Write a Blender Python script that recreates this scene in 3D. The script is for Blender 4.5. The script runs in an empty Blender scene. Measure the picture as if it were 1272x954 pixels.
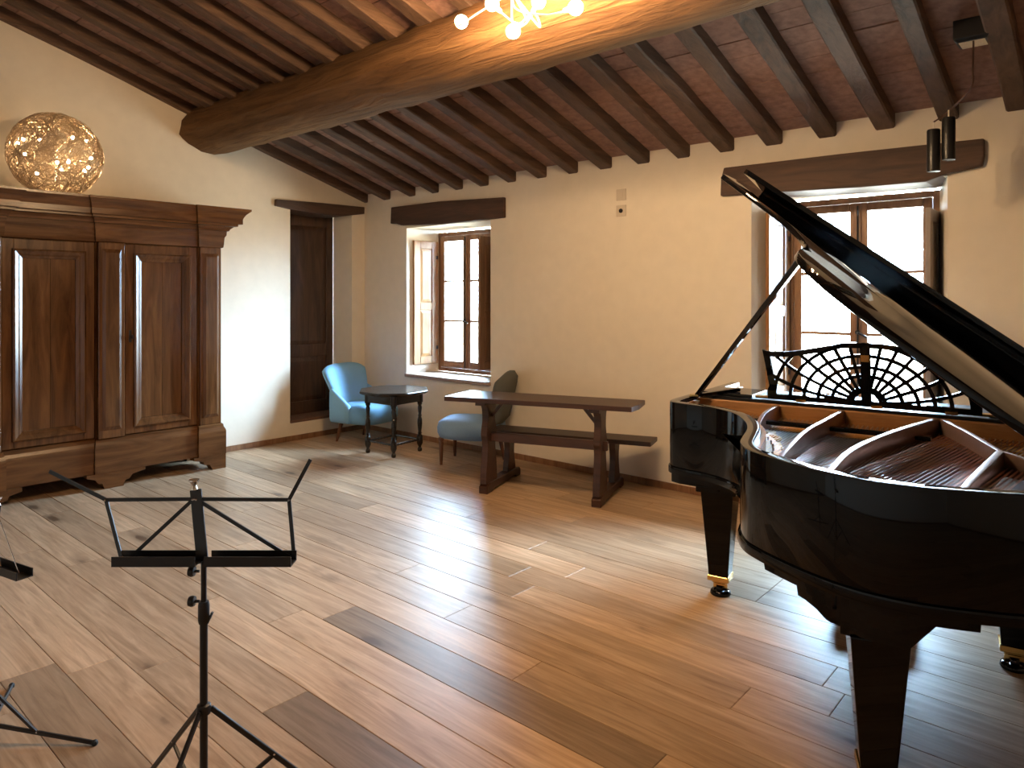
import bpy, bmesh, math, random
from mathutils import Vector, Matrix

random.seed(7)
S = bpy.context.scene
COL = S.collection
PI = math.pi

# ------------------------------------------------------------------ camera
FPX, HORIZ, CAMH = 880.0, 368.0, 1.55
cam_d = bpy.data.cameras.new('camera')
cam_d.sensor_width = 36.0
cam_d.lens = FPX / 1272.0 * 36.0
cam_d.shift_y = -(477.0 - HORIZ) / 1272.0
cam_d.clip_start = 0.05
cam = bpy.data.objects.new('camera', cam_d)
COL.objects.link(cam)
VIEW_A = PI - math.atan2(1001.0, FPX)              # direction of view in plan
FWD = Vector((math.cos(VIEW_A), math.sin(VIEW_A), 0))
RGT = Vector((math.sin(VIEW_A), -math.cos(VIEW_A), 0))
CAM = Vector((6.790, -5.105, CAMH))
cam.location = CAM
cam.rotation_euler = (PI / 2, 0, VIEW_A - PI / 2)
S.camera = cam

# ------------------------------------------------------------------ sky, light, exposure
SKY_STRENGTH = 80.0
BULB_W = 320.0          # emission of the ceiling lamp bulbs
BALL_W = 60.0          # emission of the bulbs in the wire ball
W = bpy.data.worlds.new('sky'); S.world = W
W.use_nodes = True
bg = W.node_tree.nodes['Background']
# daylight: clear bright sky above, much dimmer ground below the horizon
_n = W.node_tree.nodes; _l = W.node_tree.links
_tc = _n.new('ShaderNodeTexCoord'); _sx = _n.new('ShaderNodeSeparateXYZ'); _mr = _n.new('ShaderNodeMapRange'); _mx = _n.new('ShaderNodeMix')
_mx.data_type = 'RGBA'
_mr.inputs['From Min'].default_value = -0.03; _mr.inputs['From Max'].default_value = 0.03
_l.new(_tc.outputs['Generated'], _sx.inputs[0]); _l.new(_sx.outputs['Z'], _mr.inputs['Value']); _l.new(_mr.outputs[0], _mx.inputs['Factor'])
_mx.inputs[6].default_value = (0.16, 0.17, 0.155, 1)
_mx.inputs[7].default_value = (0.52, 0.75, 1.0, 1)
_l.new(_mx.outputs[2], bg.inputs[0])
bg.inputs[1].default_value = SKY_STRENGTH
S.view_settings.view_transform = 'Standard'
S.view_settings.look = 'None'
S.view_settings.gamma = 1.0
S.view_settings.use_curve_mapping = False
S.view_settings.exposure = 1.15
try:
    S.cycles.use_denoising = True
    S.cycles.max_bounces = 10
    S.cycles.diffuse_bounces = 6
    S.cycles.glossy_bounces = 5
    S.cycles.transparent_max_bounces = 12
    S.cycles.sample_clamp_indirect = 8.0
    S.cycles.caustics_reflective = False
    S.cycles.caustics_refractive = False
except Exception:
    pass

def portal(name, loc, sx, sz):
    l = bpy.data.lights.new(name, 'AREA'); l.shape = 'RECTANGLE'; l.size = sx; l.size_y = sz
    l.cycles.is_portal = True
    o = bpy.data.objects.new(name, l); COL.objects.link(o)
    o.location = loc; o.rotation_euler = (-PI / 2, 0, 0)
    return o
portal('window_portal', (1.25, 0.56, 1.48), 0.95, 1.65)
portal('window_portal', (5.283, 0.56, 1.48), 0.95, 1.65)

# ------------------------------------------------------------------ materials
def new_mat(name):
    m = bpy.data.materials.new(name); m.use_nodes = True
    nt = m.node_tree
    return m, nt, nt.nodes['Principled BSDF']

def N(nt, t, **kw):
    n = nt.nodes.new(t)
    for k, v in kw.items():
        setattr(n, k, v)
    return n

def ramp(nt, stops):
    r = N(nt, 'ShaderNodeValToRGB')
    e = r.color_ramp.elements
    while len(e) < len(stops):
        e.new(0.5)
    for i, (p, c) in enumerate(stops):
        e[i].position = p; e[i].color = (c[0], c[1], c[2], 1)
    return r

def plain(name, col, rough=0.5, metal=0.0, bump=0.0, scale=40.0, var=0.0, spec=0.5, coat=0.0):
    m, nt, b = new_mat(name)
    b.inputs['Roughness'].default_value = rough
    b.inputs['Metallic'].default_value = metal
    b.inputs['Specular IOR Level'].default_value = spec
    if coat:
        b.inputs['Coat Weight'].default_value = coat
        b.inputs['Coat Roughness'].default_value = 0.03
    tc = N(nt, 'ShaderNodeTexCoord')
    no = N(nt, 'ShaderNodeTexNoise'); no.inputs['Scale'].default_value = scale; no.inputs['Detail'].default_value = 4
    nt.links.new(tc.outputs['Object'], no.inputs['Vector'])
    r = ramp(nt, [(0.3, [c * (1 - var) for c in col]), (0.7, [min(1, c * (1 + var)) for c in col])])
    nt.links.new(no.outputs['Fac'], r.inputs[0])
    nt.links.new(r.outputs[0], b.inputs['Base Color'])
    if bump:
        bp = N(nt, 'ShaderNodeBump'); bp.inputs['Strength'].default_value = bump; bp.inputs['Distance'].default_value = 0.01
        nt.links.new(no.outputs['Fac'], bp.inputs['Height']); nt.links.new(bp.outputs[0], b.inputs['Normal'])
    return m

def wood(name, dark, light, axis='X', rough=0.45, scale=1.0, bump=0.15, rnd=0.25, stain=None, spec=0.5, coat=0.0, stretch=10.0, tone=False, bdist=0.006, knots=False):
    """grain along the given object axis, tone differing from piece to piece"""
    m, nt, b = new_mat(name)
    b.inputs['Specular IOR Level'].default_value = spec
    if coat:
        b.inputs['Coat Weight'].default_value = coat; b.inputs['Coat Roughness'].default_value = 0.12
    tc = N(nt, 'ShaderNodeTexCoord'); oi = N(nt, 'ShaderNodeObjectInfo')
    off = N(nt, 'ShaderNodeVectorMath', operation='SCALE'); off.inputs[0].default_value = (37, 51, 23)
    nt.links.new(oi.outputs['Random'], off.inputs['Scale'])
    add = N(nt, 'ShaderNodeVectorMath', operation='ADD')
    nt.links.new(tc.outputs['Object'], add.inputs[0]); nt.links.new(off.outputs[0], add.inputs[1])
    mp = N(nt, 'ShaderNodeMapping')
    sc = [14 * scale] * 3; sc['XYZ'.index(axis)] = 14 * scale / stretch
    mp.inputs['Scale'].default_value = sc
    nt.links.new(add.outputs[0], mp.inputs['Vector'])
    n1 = N(nt, 'ShaderNodeTexNoise'); n1.inputs['Scale'].default_value = 1.0; n1.inputs['Detail'].default_value = 8; n1.inputs['Roughness'].default_value = 0.62; n1.inputs['Distortion'].default_value = 0.9
    nt.links.new(mp.outputs[0], n1.inputs['Vector'])
    n2 = N(nt, 'ShaderNodeTexNoise'); n2.inputs['Scale'].default_value = 0.16; n2.inputs['Detail'].default_value = 3
    nt.links.new(mp.outputs[0], n2.inputs['Vector'])
    r = ramp(nt, [(0.30, dark), (0.68, light)])
    nt.links.new(n1.outputs['Fac'], r.inputs[0])
    hs = N(nt, 'ShaderNodeHueSaturation')
    nt.links.new(r.outputs[0], hs.inputs['Color'])
    ma = N(nt, 'ShaderNodeMath', operation='MULTIPLY_ADD')
    ma.inputs[1].default_value = rnd; ma.inputs[2].default_value = 1 - rnd / 2
    nt.links.new(oi.outputs['Random'], ma.inputs[0])
    mb = N(nt, 'ShaderNodeMath', operation='MULTIPLY_ADD'); mb.inputs[1].default_value = 0.5; mb.inputs[2].default_value = 0.75
    nt.links.new(n2.outputs['Fac'], mb.inputs[0])
    mc = N(nt, 'ShaderNodeMath', operation='MULTIPLY')
    nt.links.new(ma.outputs[0], mc.inputs[0]); nt.links.new(mb.outputs[0], mc.inputs[1])
    last = mc
    if tone:
        at = N(nt, 'ShaderNodeAttribute', attribute_type='OBJECT', attribute_name='tone')
        md = N(nt, 'ShaderNodeMath', operation='MULTIPLY')
        nt.links.new(mc.outputs[0], md.inputs[0]); nt.links.new(at.outputs['Fac'], md.inputs[1]); last = md
    nt.links.new(last.outputs[0], hs.inputs['Value'])
    col = hs.outputs[0]
    if stain:
        mps = N(nt, 'ShaderNodeMapping'); s2 = [6.5] * 3; s2['XYZ'.index(axis)] = 1.6; mps.inputs['Scale'].default_value = s2
        nt.links.new(add.outputs[0], mps.inputs['Vector'])
        n3 = N(nt, 'ShaderNodeTexNoise'); n3.inputs['Scale'].default_value = 1.0; n3.inputs['Detail'].default_value = 7; n3.inputs['Roughness'].default_value = 0.6
        nt.links.new(mps.outputs[0], n3.inputs['Vector'])
        rs = ramp(nt, [(0.60, (0, 0, 0)), (0.80, (0.85, 0.85, 0.85))])
        nt.links.new(n3.outputs['Fac'], rs.inputs[0])
        mx = N(nt, 'ShaderNodeMix', data_type='RGBA')
        nt.links.new(rs.outputs[0], mx.inputs['Factor']); nt.links.new(col, mx.inputs[6]); mx.inputs[7].default_value = (*stain, 1)
        col = mx.outputs[2]
    if knots:
        mk = N(nt, 'ShaderNodeMapping'); s3 = [3.4] * 3; s3['XYZ'.index(axis)] = 1.15; mk.inputs['Scale'].default_value = s3
        nk_ = N(nt, 'ShaderNodeTexNoise'); nk_.inputs['Scale'].default_value = 9.0
        nt.links.new(add.outputs[0], nk_.inputs['Vector'])
        jit = N(nt, 'ShaderNodeVectorMath', operation='SCALE'); jit.inputs['Scale'].default_value = 0.05
        nt.links.new(nk_.outputs['Color'], jit.inputs[0])
        ad2 = N(nt, 'ShaderNodeVectorMath', operation='ADD'); nt.links.new(add.outputs[0], ad2.inputs[0]); nt.links.new(jit.outputs[0], ad2.inputs[1])
        nt.links.new(ad2.outputs[0], mk.inputs['Vector'])
        vo = N(nt, 'ShaderNodeTexVoronoi'); vo.inputs['Scale'].default_value = 1.0; vo.inputs['Randomness'].default_value = 1.0
        nt.links.new(mk.outputs[0], vo.inputs['Vector'])
        rk = ramp(nt, [(0.0, (0.95, 0.95, 0.95)), (0.07, (0.85, 0.85, 0.85)), (0.11, (0.35, 0.35, 0.35)), (0.22, (0, 0, 0))])
        nt.links.new(vo.outputs['Distance'], rk.inputs[0])
        mx2 = N(nt, 'ShaderNodeMix', data_type='RGBA')
        nt.links.new(rk.outputs[0], mx2.inputs['Factor']); nt.links.new(col, mx2.inputs[6]); mx2.inputs[7].default_value = (0.10, 0.055, 0.03, 1)
        col = mx2.outputs[2]
    nt.links.new(col, b.inputs['Base Color'])
    rr = N(nt, 'ShaderNodeMapRange'); rr.inputs['To Min'].default_value = rough - 0.04; rr.inputs['To Max'].default_value = rough + 0.06
    nt.links.new(n1.outputs['Fac'], rr.inputs['Value']); nt.links.new(rr.outputs[0], b.inputs['Roughness'])
    if bump:
        bp = N(nt, 'ShaderNodeBump'); bp.inputs['Strength'].default_value = bump; bp.inputs['Distance'].default_value = bdist
        nt.links.new(n1.outputs['Fac'], bp.inputs['Height']); nt.links.new(bp.outputs[0], b.inputs['Normal'])
    return m

def emit(name, col, strength):
    m, nt, b = new_mat(name)
    b.inputs['Base Color'].default_value = (*col, 1)
    b.inputs['Emission Color'].default_value = (*col, 1)
    b.inputs['Emission Strength'].default_value = strength
    return m

def glass_mat():
    m = bpy.data.materials.new('window_glass'); m.use_nodes = True
    nt = m.node_tree; nt.nodes.clear()
    out = N(nt, 'ShaderNodeOutputMaterial'); mix = N(nt, 'ShaderNodeMixShader')
    tr = N(nt, 'ShaderNodeBsdfTransparent'); gl = N(nt, 'ShaderNodeBsdfGlossy'); gl.inputs['Roughness'].default_value = 0.02
    tr.inputs[0].default_value = (0.94, 0.96, 0.96, 1)
    fr = N(nt, 'ShaderNodeFresnel'); fr.inputs['IOR'].default_value = 1.3
    nt.links.new(fr.outputs[0], mix.inputs[0]); nt.links.new(tr.outputs[0], mix.inputs[1]); nt.links.new(gl.outputs[0], mix.inputs[2])
    nt.links.new(mix.outputs[0], out.inputs[0])
    return m

M = {}
M['plaster'] = plain('plaster', (0.80, 0.72, 0.60), 0.9, bump=0.12, scale=9, var=0.025, spec=0.2)
M['floor'] = wood('oak_plank', (0.300, 0.188, 0.106), (0.560, 0.395, 0.255), 'X', 0.38, 2.2, 0.02, 0.30, stain=(0.15, 0.095, 0.055), stretch=14, tone=True, knots=True, spec=0.4)
M['underfloor'] = plain('underfloor', (0.06, 0.035, 0.02), 0.9)
M['beam'] = wood('beam_wood', (0.085, 0.040, 0.016), (0.24, 0.125, 0.052), 'X', 0.78, 1.2, 1.0, 0.1, stretch=12, spec=0.2, bdist=0.03)
M['joist'] = wood('joist_wood', (0.045, 0.022, 0.012), (0.135, 0.073, 0.042), 'Y', 0.7, 1.1, 0.7, 0.35, stretch=11, bdist=0.015)
M['lintel'] = wood('lintel_wood', (0.034, 0.016, 0.010), (0.105, 0.052, 0.032), 'X', 0.65, 1.0, 0.6, 0.15)
M['lintel_y'] = wood('lintel_wood_side', (0.035, 0.018, 0.012), (0.09, 0.048, 0.03), 'Y', 0.55, 0.9, 0.4, 0.1)
M['walnut'] = wood('armoire_walnut', (0.058, 0.022, 0.008), (0.165, 0.072, 0.024), 'Z', 0.20, 0.9, 0.05, 0.18, spec=0.6, stretch=9)
M['walnut_h'] = wood('armoire_walnut_rail', (0.058, 0.022, 0.008), (0.155, 0.068, 0.023), 'Y', 0.24, 0.9, 0.06, 0.1, stretch=9)
M['darkdoor'] = wood('niche_door_wood', (0.030, 0.015, 0.009), (0.095, 0.048, 0.026), 'Z', 0.5, 1.0, 0.2, 0.15, stretch=9)
M['window_wood'] = wood('window_wood', (0.17, 0.080, 0.040), (0.33, 0.175, 0.090), 'Z', 0.4, 1.2, 0.1, 0.1, stretch=9)
M['shutter'] = wood('shutter_wood', (0.20, 0.085, 0.022), (0.36, 0.175, 0.055), 'Z', 0.42, 1.2, 0.1, 0.1, stretch=9)
M['shutter_shade'] = wood('shutter_wood_shade', (0.13, 0.065, 0.035), (0.25, 0.14, 0.08), 'Z', 0.45, 1.2, 0.1, 0.1, stretch=9)  # same wood, darkened in colour for the leaf face turned from the window
M['shutter_glare'] = wood('shutter_wood_glare', (0.24, 0.20, 0.17), (0.34, 0.29, 0.25), 'Z', 0.5, 1.2, 0.08, 0.1, stretch=9)  # same wood again, with window glare painted in as grey
M['trestle'] = wood('trestle_wood', (0.026, 0.010, 0.006), (0.075, 0.030, 0.018), 'X', 0.42, 1.2, 0.15, 0.1, stretch=9)
M['ebony'] = wood('ebonised_wood', (0.006, 0.0045, 0.004), (0.014, 0.010, 0.008), 'Z', 0.24, 1.4, 0.1, 0.1)
M['legwood'] = wood('chair_leg_wood', (0.06, 0.022, 0.010), (0.14, 0.058, 0.028), 'Z', 0.35, 1.5, 0.05, 0.1)
M['blue'] = plain('blue_velvet', (0.22, 0.46, 0.70), 0.75, bump=0.25, scale=320, var=0.12)
M['bluegrey'] = plain('blue_grey_velvet', (0.20, 0.34, 0.55), 0.75, bump=0.25, scale=320, var=0.12)
M['greyfab'] = plain('grey_green_fabric', (0.10, 0.105, 0.095), 0.85, bump=0.3, scale=350, var=0.2)
M['piano'] = plain('piano_lacquer', (0.0025, 0.003, 0.004), 0.03, spec=0.25)
M['satin'] = plain('satin_black', (0.004, 0.0045, 0.0055), 0.34, spec=0.25)
M['piano_in'] = plain('piano_inner_rim', (0.30, 0.155, 0.065), 0.25, var=0.1, scale=30)
M['stretcher'] = wood('piano_stretcher_wood', (0.22, 0.10, 0.035), (0.40, 0.21, 0.085), 'X', 0.35, 1.4, 0.03, 0.1)
M['plate'] = plain('gold_plate', (0.62, 0.32, 0.085), 0.5, spec=0.2, metal=0.15, bump=0.05, scale=60, var=0.08)
M['bar'] = plain('plate_bar_bronze', (0.30, 0.20, 0.17), 0.32, metal=0.55, var=0.06)
M['string'] = plain('string_steel', (0.36, 0.30, 0.24), 0.4, metal=0.8)
M['copper'] = plain('string_copper', (0.52, 0.26, 0.18), 0.3, metal=1.0)
M['soundboard'] = wood('soundboard', (0.15, 0.055, 0.032), (0.24, 0.10, 0.055), 'Y', 0.45, 1.0, 0.0, 0.05)
M['brass'] = plain('brass', (0.78, 0.53, 0.20), 0.22, metal=1.0)
M['felt'] = plain('red_felt', (0.25, 0.03, 0.03), 0.95)
M['blackmetal'] = plain('black_metal', (0.008, 0.008, 0.009), 0.38, var=0.05)
M['steel'] = plain('bright_steel', (0.7, 0.7, 0.7), 0.2, metal=1.0)
M['tile'] = plain('terracotta', (0.29, 0.165, 0.125), 0.85, bump=0.35, scale=22, var=0.22, spec=0.2)
M['mortar'] = plain('mortar', (0.22, 0.13, 0.10), 0.95, bump=0.2, scale=30, var=0.1)
M['stone'] = plain('stone_sill', (0.33, 0.24, 0.19), 0.55, bump=0.2, scale=30, var=0.15)
M['brick'] = plain('niche_brick', (0.16, 0.085, 0.06), 0.8, bump=0.3, scale=40, var=0.2)
M['white'] = plain('white_plastic', (0.62, 0.53, 0.42), 0.5)
M['wire'] = plain('gilded_wire', (0.52, 0.42, 0.31), 0.3, metal=0.9)
M['lampwhite'] = plain('lamp_white', (0.85, 0.78, 0.66), 0.35)
M['cable'] = plain('brown_cable', (0.10, 0.045, 0.025), 0.6)
M['mirror'] = plain('spot_reflector', (0.85, 0.85, 0.85), 0.15, metal=1.0)
M['bulb'] = emit('bulb_glow', (1.0, 0.66, 0.35), BULB_W)
M['ballbulb'] = emit('ball_bulb_glow', (1.0, 0.66, 0.34), BALL_W)
M['glass'] = glass_mat()
M['rubber'] = plain('black_rubber', (0.01, 0.01, 0.01), 0.7)

# ------------------------------------------------------------------ mesh helpers
class MB:
    def __init__(s):
        s.v = []; s.f = []
    def add(s, vs, fs):
        b = len(s.v); s.v += [tuple(v) for v in vs]; s.f += [tuple(i + b for i in f) for f in fs]; return s
    def box(s, a, b, mat=None):
        x0, y0, z0 = a; x1, y1, z1 = b
        vs = [Vector(p) for p in ((x0, y0, z0), (x1, y0, z0), (x1, y1, z0), (x0, y1, z0), (x0, y0, z1), (x1, y0, z1), (x1, y1, z1), (x0, y1, z1))]
        if mat is not None:
            vs = [mat @ v for v in vs]
        return s.add(vs, [(0, 3, 2, 1), (4, 5, 6, 7), (0, 1, 5, 4), (1, 2, 6, 5), (2, 3, 7, 6), (3, 0, 4, 7)])
    def bar(s, p, q, w, h, up=(0, 0, 1)):
        """rectangular bar from p to q, w sideways and h along up"""
        p = Vector(p); q = Vector(q); d = (q - p).normalized(); u = Vector(up)
        sd = d.cross(u)
        if sd.length < 1e-5: sd = d.cross(Vector((1, 0, 0)))
        sd.normalize(); u = sd.cross(d).normalized()
        a, b = sd * w / 2, u * h / 2
        vs = [p - a - b, p + a - b, p + a + b, p - a + b, q - a - b, q + a - b, q + a + b, q - a + b]
        return s.add(vs, [(0, 3, 2, 1), (4, 5, 6, 7), (0, 1, 5, 4), (1, 2, 6, 5), (2, 3, 7, 6), (3, 0, 4, 7)][::1])
    def loft(s, rings, caps=True, closed=False):
        n = len(rings[0]); vs = [p for r in rings for p in r]; fs = []
        R = len(rings)
        for i in range(R if closed else R - 1):
            a = i * n; b = ((i + 1) % R) * n
            for j in range(n):
                k = (j + 1) % n
                fs.append((a + j, a + k, b + k, b + j))
        if caps and not closed:
            fs.append(tuple(reversed(range(n)))); fs.append(tuple((R - 1) * n + j for j in range(n)))
        return s.add(vs, fs)
    def tube(s, pts, r, n=8, closed=False, caps=True):
        pts = [Vector(p) for p in pts]; rings = []; prev = None
        L = len(pts)
        for i, p in enumerate(pts):
            if closed: d = pts[(i + 1) % L] - pts[i - 1]
            else: d = pts[min(i + 1, L - 1)] - pts[max(i - 1, 0)]
            if d.length < 1e-9: d = Vector((0, 0, 1))
            d.normalize()
            if prev is None:
                a = d.cross(Vector((0, 0, 1)))
                if a.length < 1e-3: a = d.cross(Vector((1, 0, 0)))
            else:
                a = prev - d * prev.dot(d)
                if a.length < 1e-6: a = d.orthogonal()
            a.normalize(); b = d.cross(a); prev = a
            rr = r[i] if isinstance(r, (list, tuple)) else r
            rings.append([p + (a * math.cos(2 * PI * k / n) + b * math.sin(2 * PI * k / n)) * rr for k in range(n)])
        return s.loft(rings, caps, closed)
    def lathe(s, prof, n=16, c=(0, 0, 0), mat=None):
        """prof: (radius, z) from bottom to top"""
        rings = []
        for r, z in prof:
            ring = [Vector((c[0] + r * math.cos(2 * PI * k / n), c[1] + r * math.sin(2 * PI * k / n), c[2] + z)) for k in range(n)]
            if mat is not None: ring = [mat @ v for v in ring]
            rings.append(ring)
        return s.loft(rings)
    def prism(s, poly, f0, f1):
        """poly: list of 2d points; f0/f1 map a 2d point to 3d for the two faces"""
        return s.loft([[Vector(f0(*p)) for p in poly], [Vector(f1(*p)) for p in poly]])
    def sphere(s, c, r, n=16, m=10, sx=1, sy=1, sz=1):
        rings = []
        for i in range(m + 1):
            t = -PI / 2 + PI * i / m
            t = max(-PI / 2 + 0.02, min(PI / 2 - 0.02, t))
            rings.append([Vector((c[0] + r * sx * math.cos(t) * math.cos(2 * PI * k / n), c[1] + r * sy * math.cos(t) * math.sin(2 * PI * k / n), c[2] + r * sz * math.sin(t))) for k in range(n)])
        return s.loft(rings)
    def build(s, name, mat, parent=None, smooth=False, bevel=0.0, seg=2, loc=None, sub=0, angle=0.6):
        me = bpy.data.meshes.new(name)
        me.from_pydata(s.v, [], s.f)
        bm = bmesh.new(); bm.from_mesh(me)
        bmesh.ops.recalc_face_normals(bm, faces=bm.faces)
        if bevel:
            es = [e for e in bm.edges if len(e.link_faces) == 2 and e.calc_face_angle(0) > 0.5]
            bmesh.ops.bevel(bm, geom=es, offset=bevel, segments=seg, affect='EDGES', profile=0.6, clamp_overlap=True)
        bm.to_mesh(me); bm.free()
        if smooth:
            me.shade_smooth() if hasattr(me, 'shade_smooth') else None
            try:
                me.set_sharp_from_angle(angle=angle)
            except Exception:
                pass
        me.materials.append(M[mat] if isinstance(mat, str) else mat)
        o = bpy.data.objects.new(name, me); COL.objects.link(o)
        if parent: o.parent = parent
        if loc is not None: o.location = loc
        if sub:
            md = o.modifiers.new('sub', 'SUBSURF'); md.levels = sub; md.render_levels = sub
        return o

def tag(o, label=None, cat=None, group=None, kind=None):
    if label: o['label'] = label
    if cat: o['category'] = cat
    if group: o['group'] = group
    if kind: o['kind'] = kind
    return o

def thing(name, label=None, cat=None, loc=(0, 0, 0), rz=0.0, group=None, kind=None):
    o = bpy.data.objects.new(name, None); COL.objects.link(o)
    o.empty_display_size = 0.1
    o.location = loc; o.rotation_euler = (0, 0, rz)
    return tag(o, label, cat, group, kind)

def clone(o, parent=None):
    c = o.copy(); COL.objects.link(c); c.parent = parent
    for ch in [x for x in bpy.data.objects if x.parent == o and x != c]:
        clone(ch, c)
    return c

def smooth_path(pts, k=6, closed=False):
    """Catmull-Rom through the points (tuples of any length)"""
    out = []; n = len(pts); rng = n if closed else n - 1
    g = (lambda i: pts[i % n]) if closed else (lambda i: pts[max(0, min(n - 1, i))])
    for i in range(rng):
        p0, p1, p2, p3 = g(i - 1), g(i), g(i + 1), g(i + 2)
        for j in range(k):
            t = j / k
            out.append(tuple(0.5 * ((2 * b) + (-a + c) * t + (2 * a - 5 * b + 4 * c - d) * t * t + (-a + 3 * b - 3 * c + d) * t ** 3) for a, b, c, d in zip(p0, p1, p2, p3)))
    if not closed: out.append(tuple(pts[-1]))
    return out

# ================================================================== THE ROOM
RX, RY = 9.6, -8.0                 # right wall, rear wall
SLOPE, ZJ, ZT = 0.311, 2.645, 2.735   # roof slope, joist underside and tile underside at the back wall
RIDGE = -4.0
WT = 0.55                          # wall thickness
def zt(y): return ZT + SLOPE * (-y if y > RIDGE else (y - RY))
def zj(y): return ZJ + SLOPE * (-y)

# back wall with two window openings (front opening wider than the frame: splayed on one side)
WIN = [dict(x0=0.753, x1=2.02, f0=0.80, f1=1.72, c=1.26), dict(x0=4.66, x1=5.914, f0=4.77, f1=5.80, c=5.283)]
WZ0, WZ1 = 0.70, 2.30
mb = MB()
xs = [-WT, WIN[0]['x0'], WIN[0]['x1'], WIN[1]['x0'], WIN[1]['x1'], RX + WT]
ZW = 2.95
for i in range(0, 6, 2):
    a, b = xs[i], xs[i + 1]
    mb.box((a, 0, 0 - 0.1), (b, WT, ZW))
for w in WIN:
    mb.box((w['x0'], 0, -0.1), (w['x1'], WT, WZ0 - 0.03)); mb.box((w['x0'], 0, WZ1), (w['x1'], WT, ZW))
    # splayed jambs filling the recess down to the frame
    for (xa, xb) in ((w['x0'], w['f0']), (w['x1'], w['f1'])):
        vs = [(xa, 0, WZ0 - .03), (xa, WT, WZ0 - .03), (xb, WT, WZ0 - .03), (xb, 0.40, WZ0 - .03)]
        mb.loft([[Vector(p) for p in vs], [Vector((p[0], p[1], WZ1)) for p in vs]])
tag(mb.build('wall_back', 'plaster'), kind='structure')

# left wall with the tall niche
NY0, NY1, NZ0, NZ1 = -0.978, -0.182, 0.22, 2.50
mb = MB()
top = 4.1
mb.box((-WT, RY - WT, -0.1), (0, NY0, top)); mb.box((-WT, NY1, -0.1), (0, 0.0, top))
mb.box((-WT, NY0, -0.1), (0, NY1, NZ0 - 0.03)); mb.box((-WT, NY0, NZ1), (0, NY1, top))
vs = [(0, NY1), (-WT, NY1), (-WT, NY1 - .045), (-0.30, NY1 - .045)]
mb.loft([[Vector((p[0], p[1], NZ0 - .03)) for p in vs], [Vector((p[0], p[1], NZ1)) for p in vs]])
tag(mb.build('wall_left', 'plaster'), kind='structure')
mb = MB().box((RX, RY - WT, -0.1), (RX + WT, 0.0, top)); tag(mb.build('wall_right', 'plaster'), kind='structure')
mb = MB().box((0, RY - WT, -0.1), (RX, RY, 3.1)); tag(mb.build('wall_rear', 'plaster'), kind='structure')

# ceiling slab over the tiles (two slopes), joists and tiles are its parts
mb = MB()
def slab(y0, y1, z0, z1, t=0.12):
    mb.loft([[Vector((-WT, y0, z0)), Vector((RX + WT, y0, z0)), Vector((RX + WT, y0, z0 + t)), Vector((-WT, y0, z0 + t))],
             [Vector((-WT, y1, z1)), Vector((RX + WT, y1, z1)), Vector((RX + WT, y1, z1 + t)), Vector((-WT, y1, z1 + t))]])
TT = 0.025
slab(WT, RIDGE, zt(WT) + TT, zt(RIDGE) + TT)
slab(RIDGE, RY - WT, zt(RIDGE) + TT, zt(RIDGE) + TT - SLOPE * (RIDGE - RY + WT))
ceiling = tag(mb.build('ceiling', 'mortar'), kind='structure')

JX = [0.061, 0.474, 0.901, 1.274, 1.635, 1.996, 2.354, 2.727, 3.082, 3.438, 3.805, 4.165, 4.528, 4.89, 5.258, 5.62, 5.975, 6.335, 6.70, 7.06, 7.42, 7.79, 8.15, 8.51, 8.88, 9.24, 9.59]
JW = 0.115
YJ0, YJ1 = 0.10, RIDGE
for i, xr in enumerate(JX):
    jw = JW + random.uniform(-0.012, 0.012)
    rings = []
    ns = 9
    for k in range(ns + 1):
        y = YJ0 + (YJ1 - YJ0) * k / ns
        e = lambda s=0.006: random.uniform(-s, s)
        x1 = xr + (e() if k > 1 else 0); x0 = xr - jw + e(); zb = zj(y) + (e(0.007) if k > 1 else 0); zt_ = zt(y) + 0.004
        c = 0.010
        rings.append([Vector(p) for p in ((x0 + c, y, zb), (x1 - c, y, zb), (x1, y, zb + c), (x1, y, zt_), (x0, y, zt_), (x0, y, zb + c))])
    m = MB(); m.loft(rings)
    m.build('joist', 'joist', ceiling)

# terracotta tiles in the bays between the joists
ca = math.cos(math.atan(SLOPE)); sa = math.sin(math.atan(SLOPE))
COURSE = 0.158
rest = MB()
def tile_at(mbx, x0, x1, s, dz=0.0):
    """one tile from slope distance s (measured from the back wall upwards)"""
    g = 0.003
    y0 = -(s + g) * ca; y1 = -(s + COURSE - g) * ca
    zz0 = ZT + (s + g) * sa + dz; zz1 = ZT + (s + COURSE - g) * sa + dz
    r0 = [Vector(p) for p in ((x0, y0, zz0), (x1, y0, zz0), (x1, y0, zz0 + TT), (x0, y0, zz0 + TT))]
    r1 = [Vector(p) for p in ((x0, y1, zz1), (x1, y1, zz1), (x1, y1, zz1 + TT), (x0, y1, zz1 + TT))]
    mbx.loft([r0, r1])
ncourse = int(4.0 / ca / COURSE)
for i in range(len(JX) - 1):
    x0, x1 = JX[i] - 0.012, JX[i + 1] - JW + 0.022
    for k in range(ncourse):
        dz = random.uniform(0, 0.007)
        if k < 13 and i <= 21:
            m = MB(); tile_at(m, x0, x1, k * COURSE, dz); m.build('tile', 'tile', ceiling)
        else:
            tile_at(rest, x0, x1, k * COURSE, dz)
tag(rest.build('tile_field', 'tile', ceiling), kind='stuff')

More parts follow.
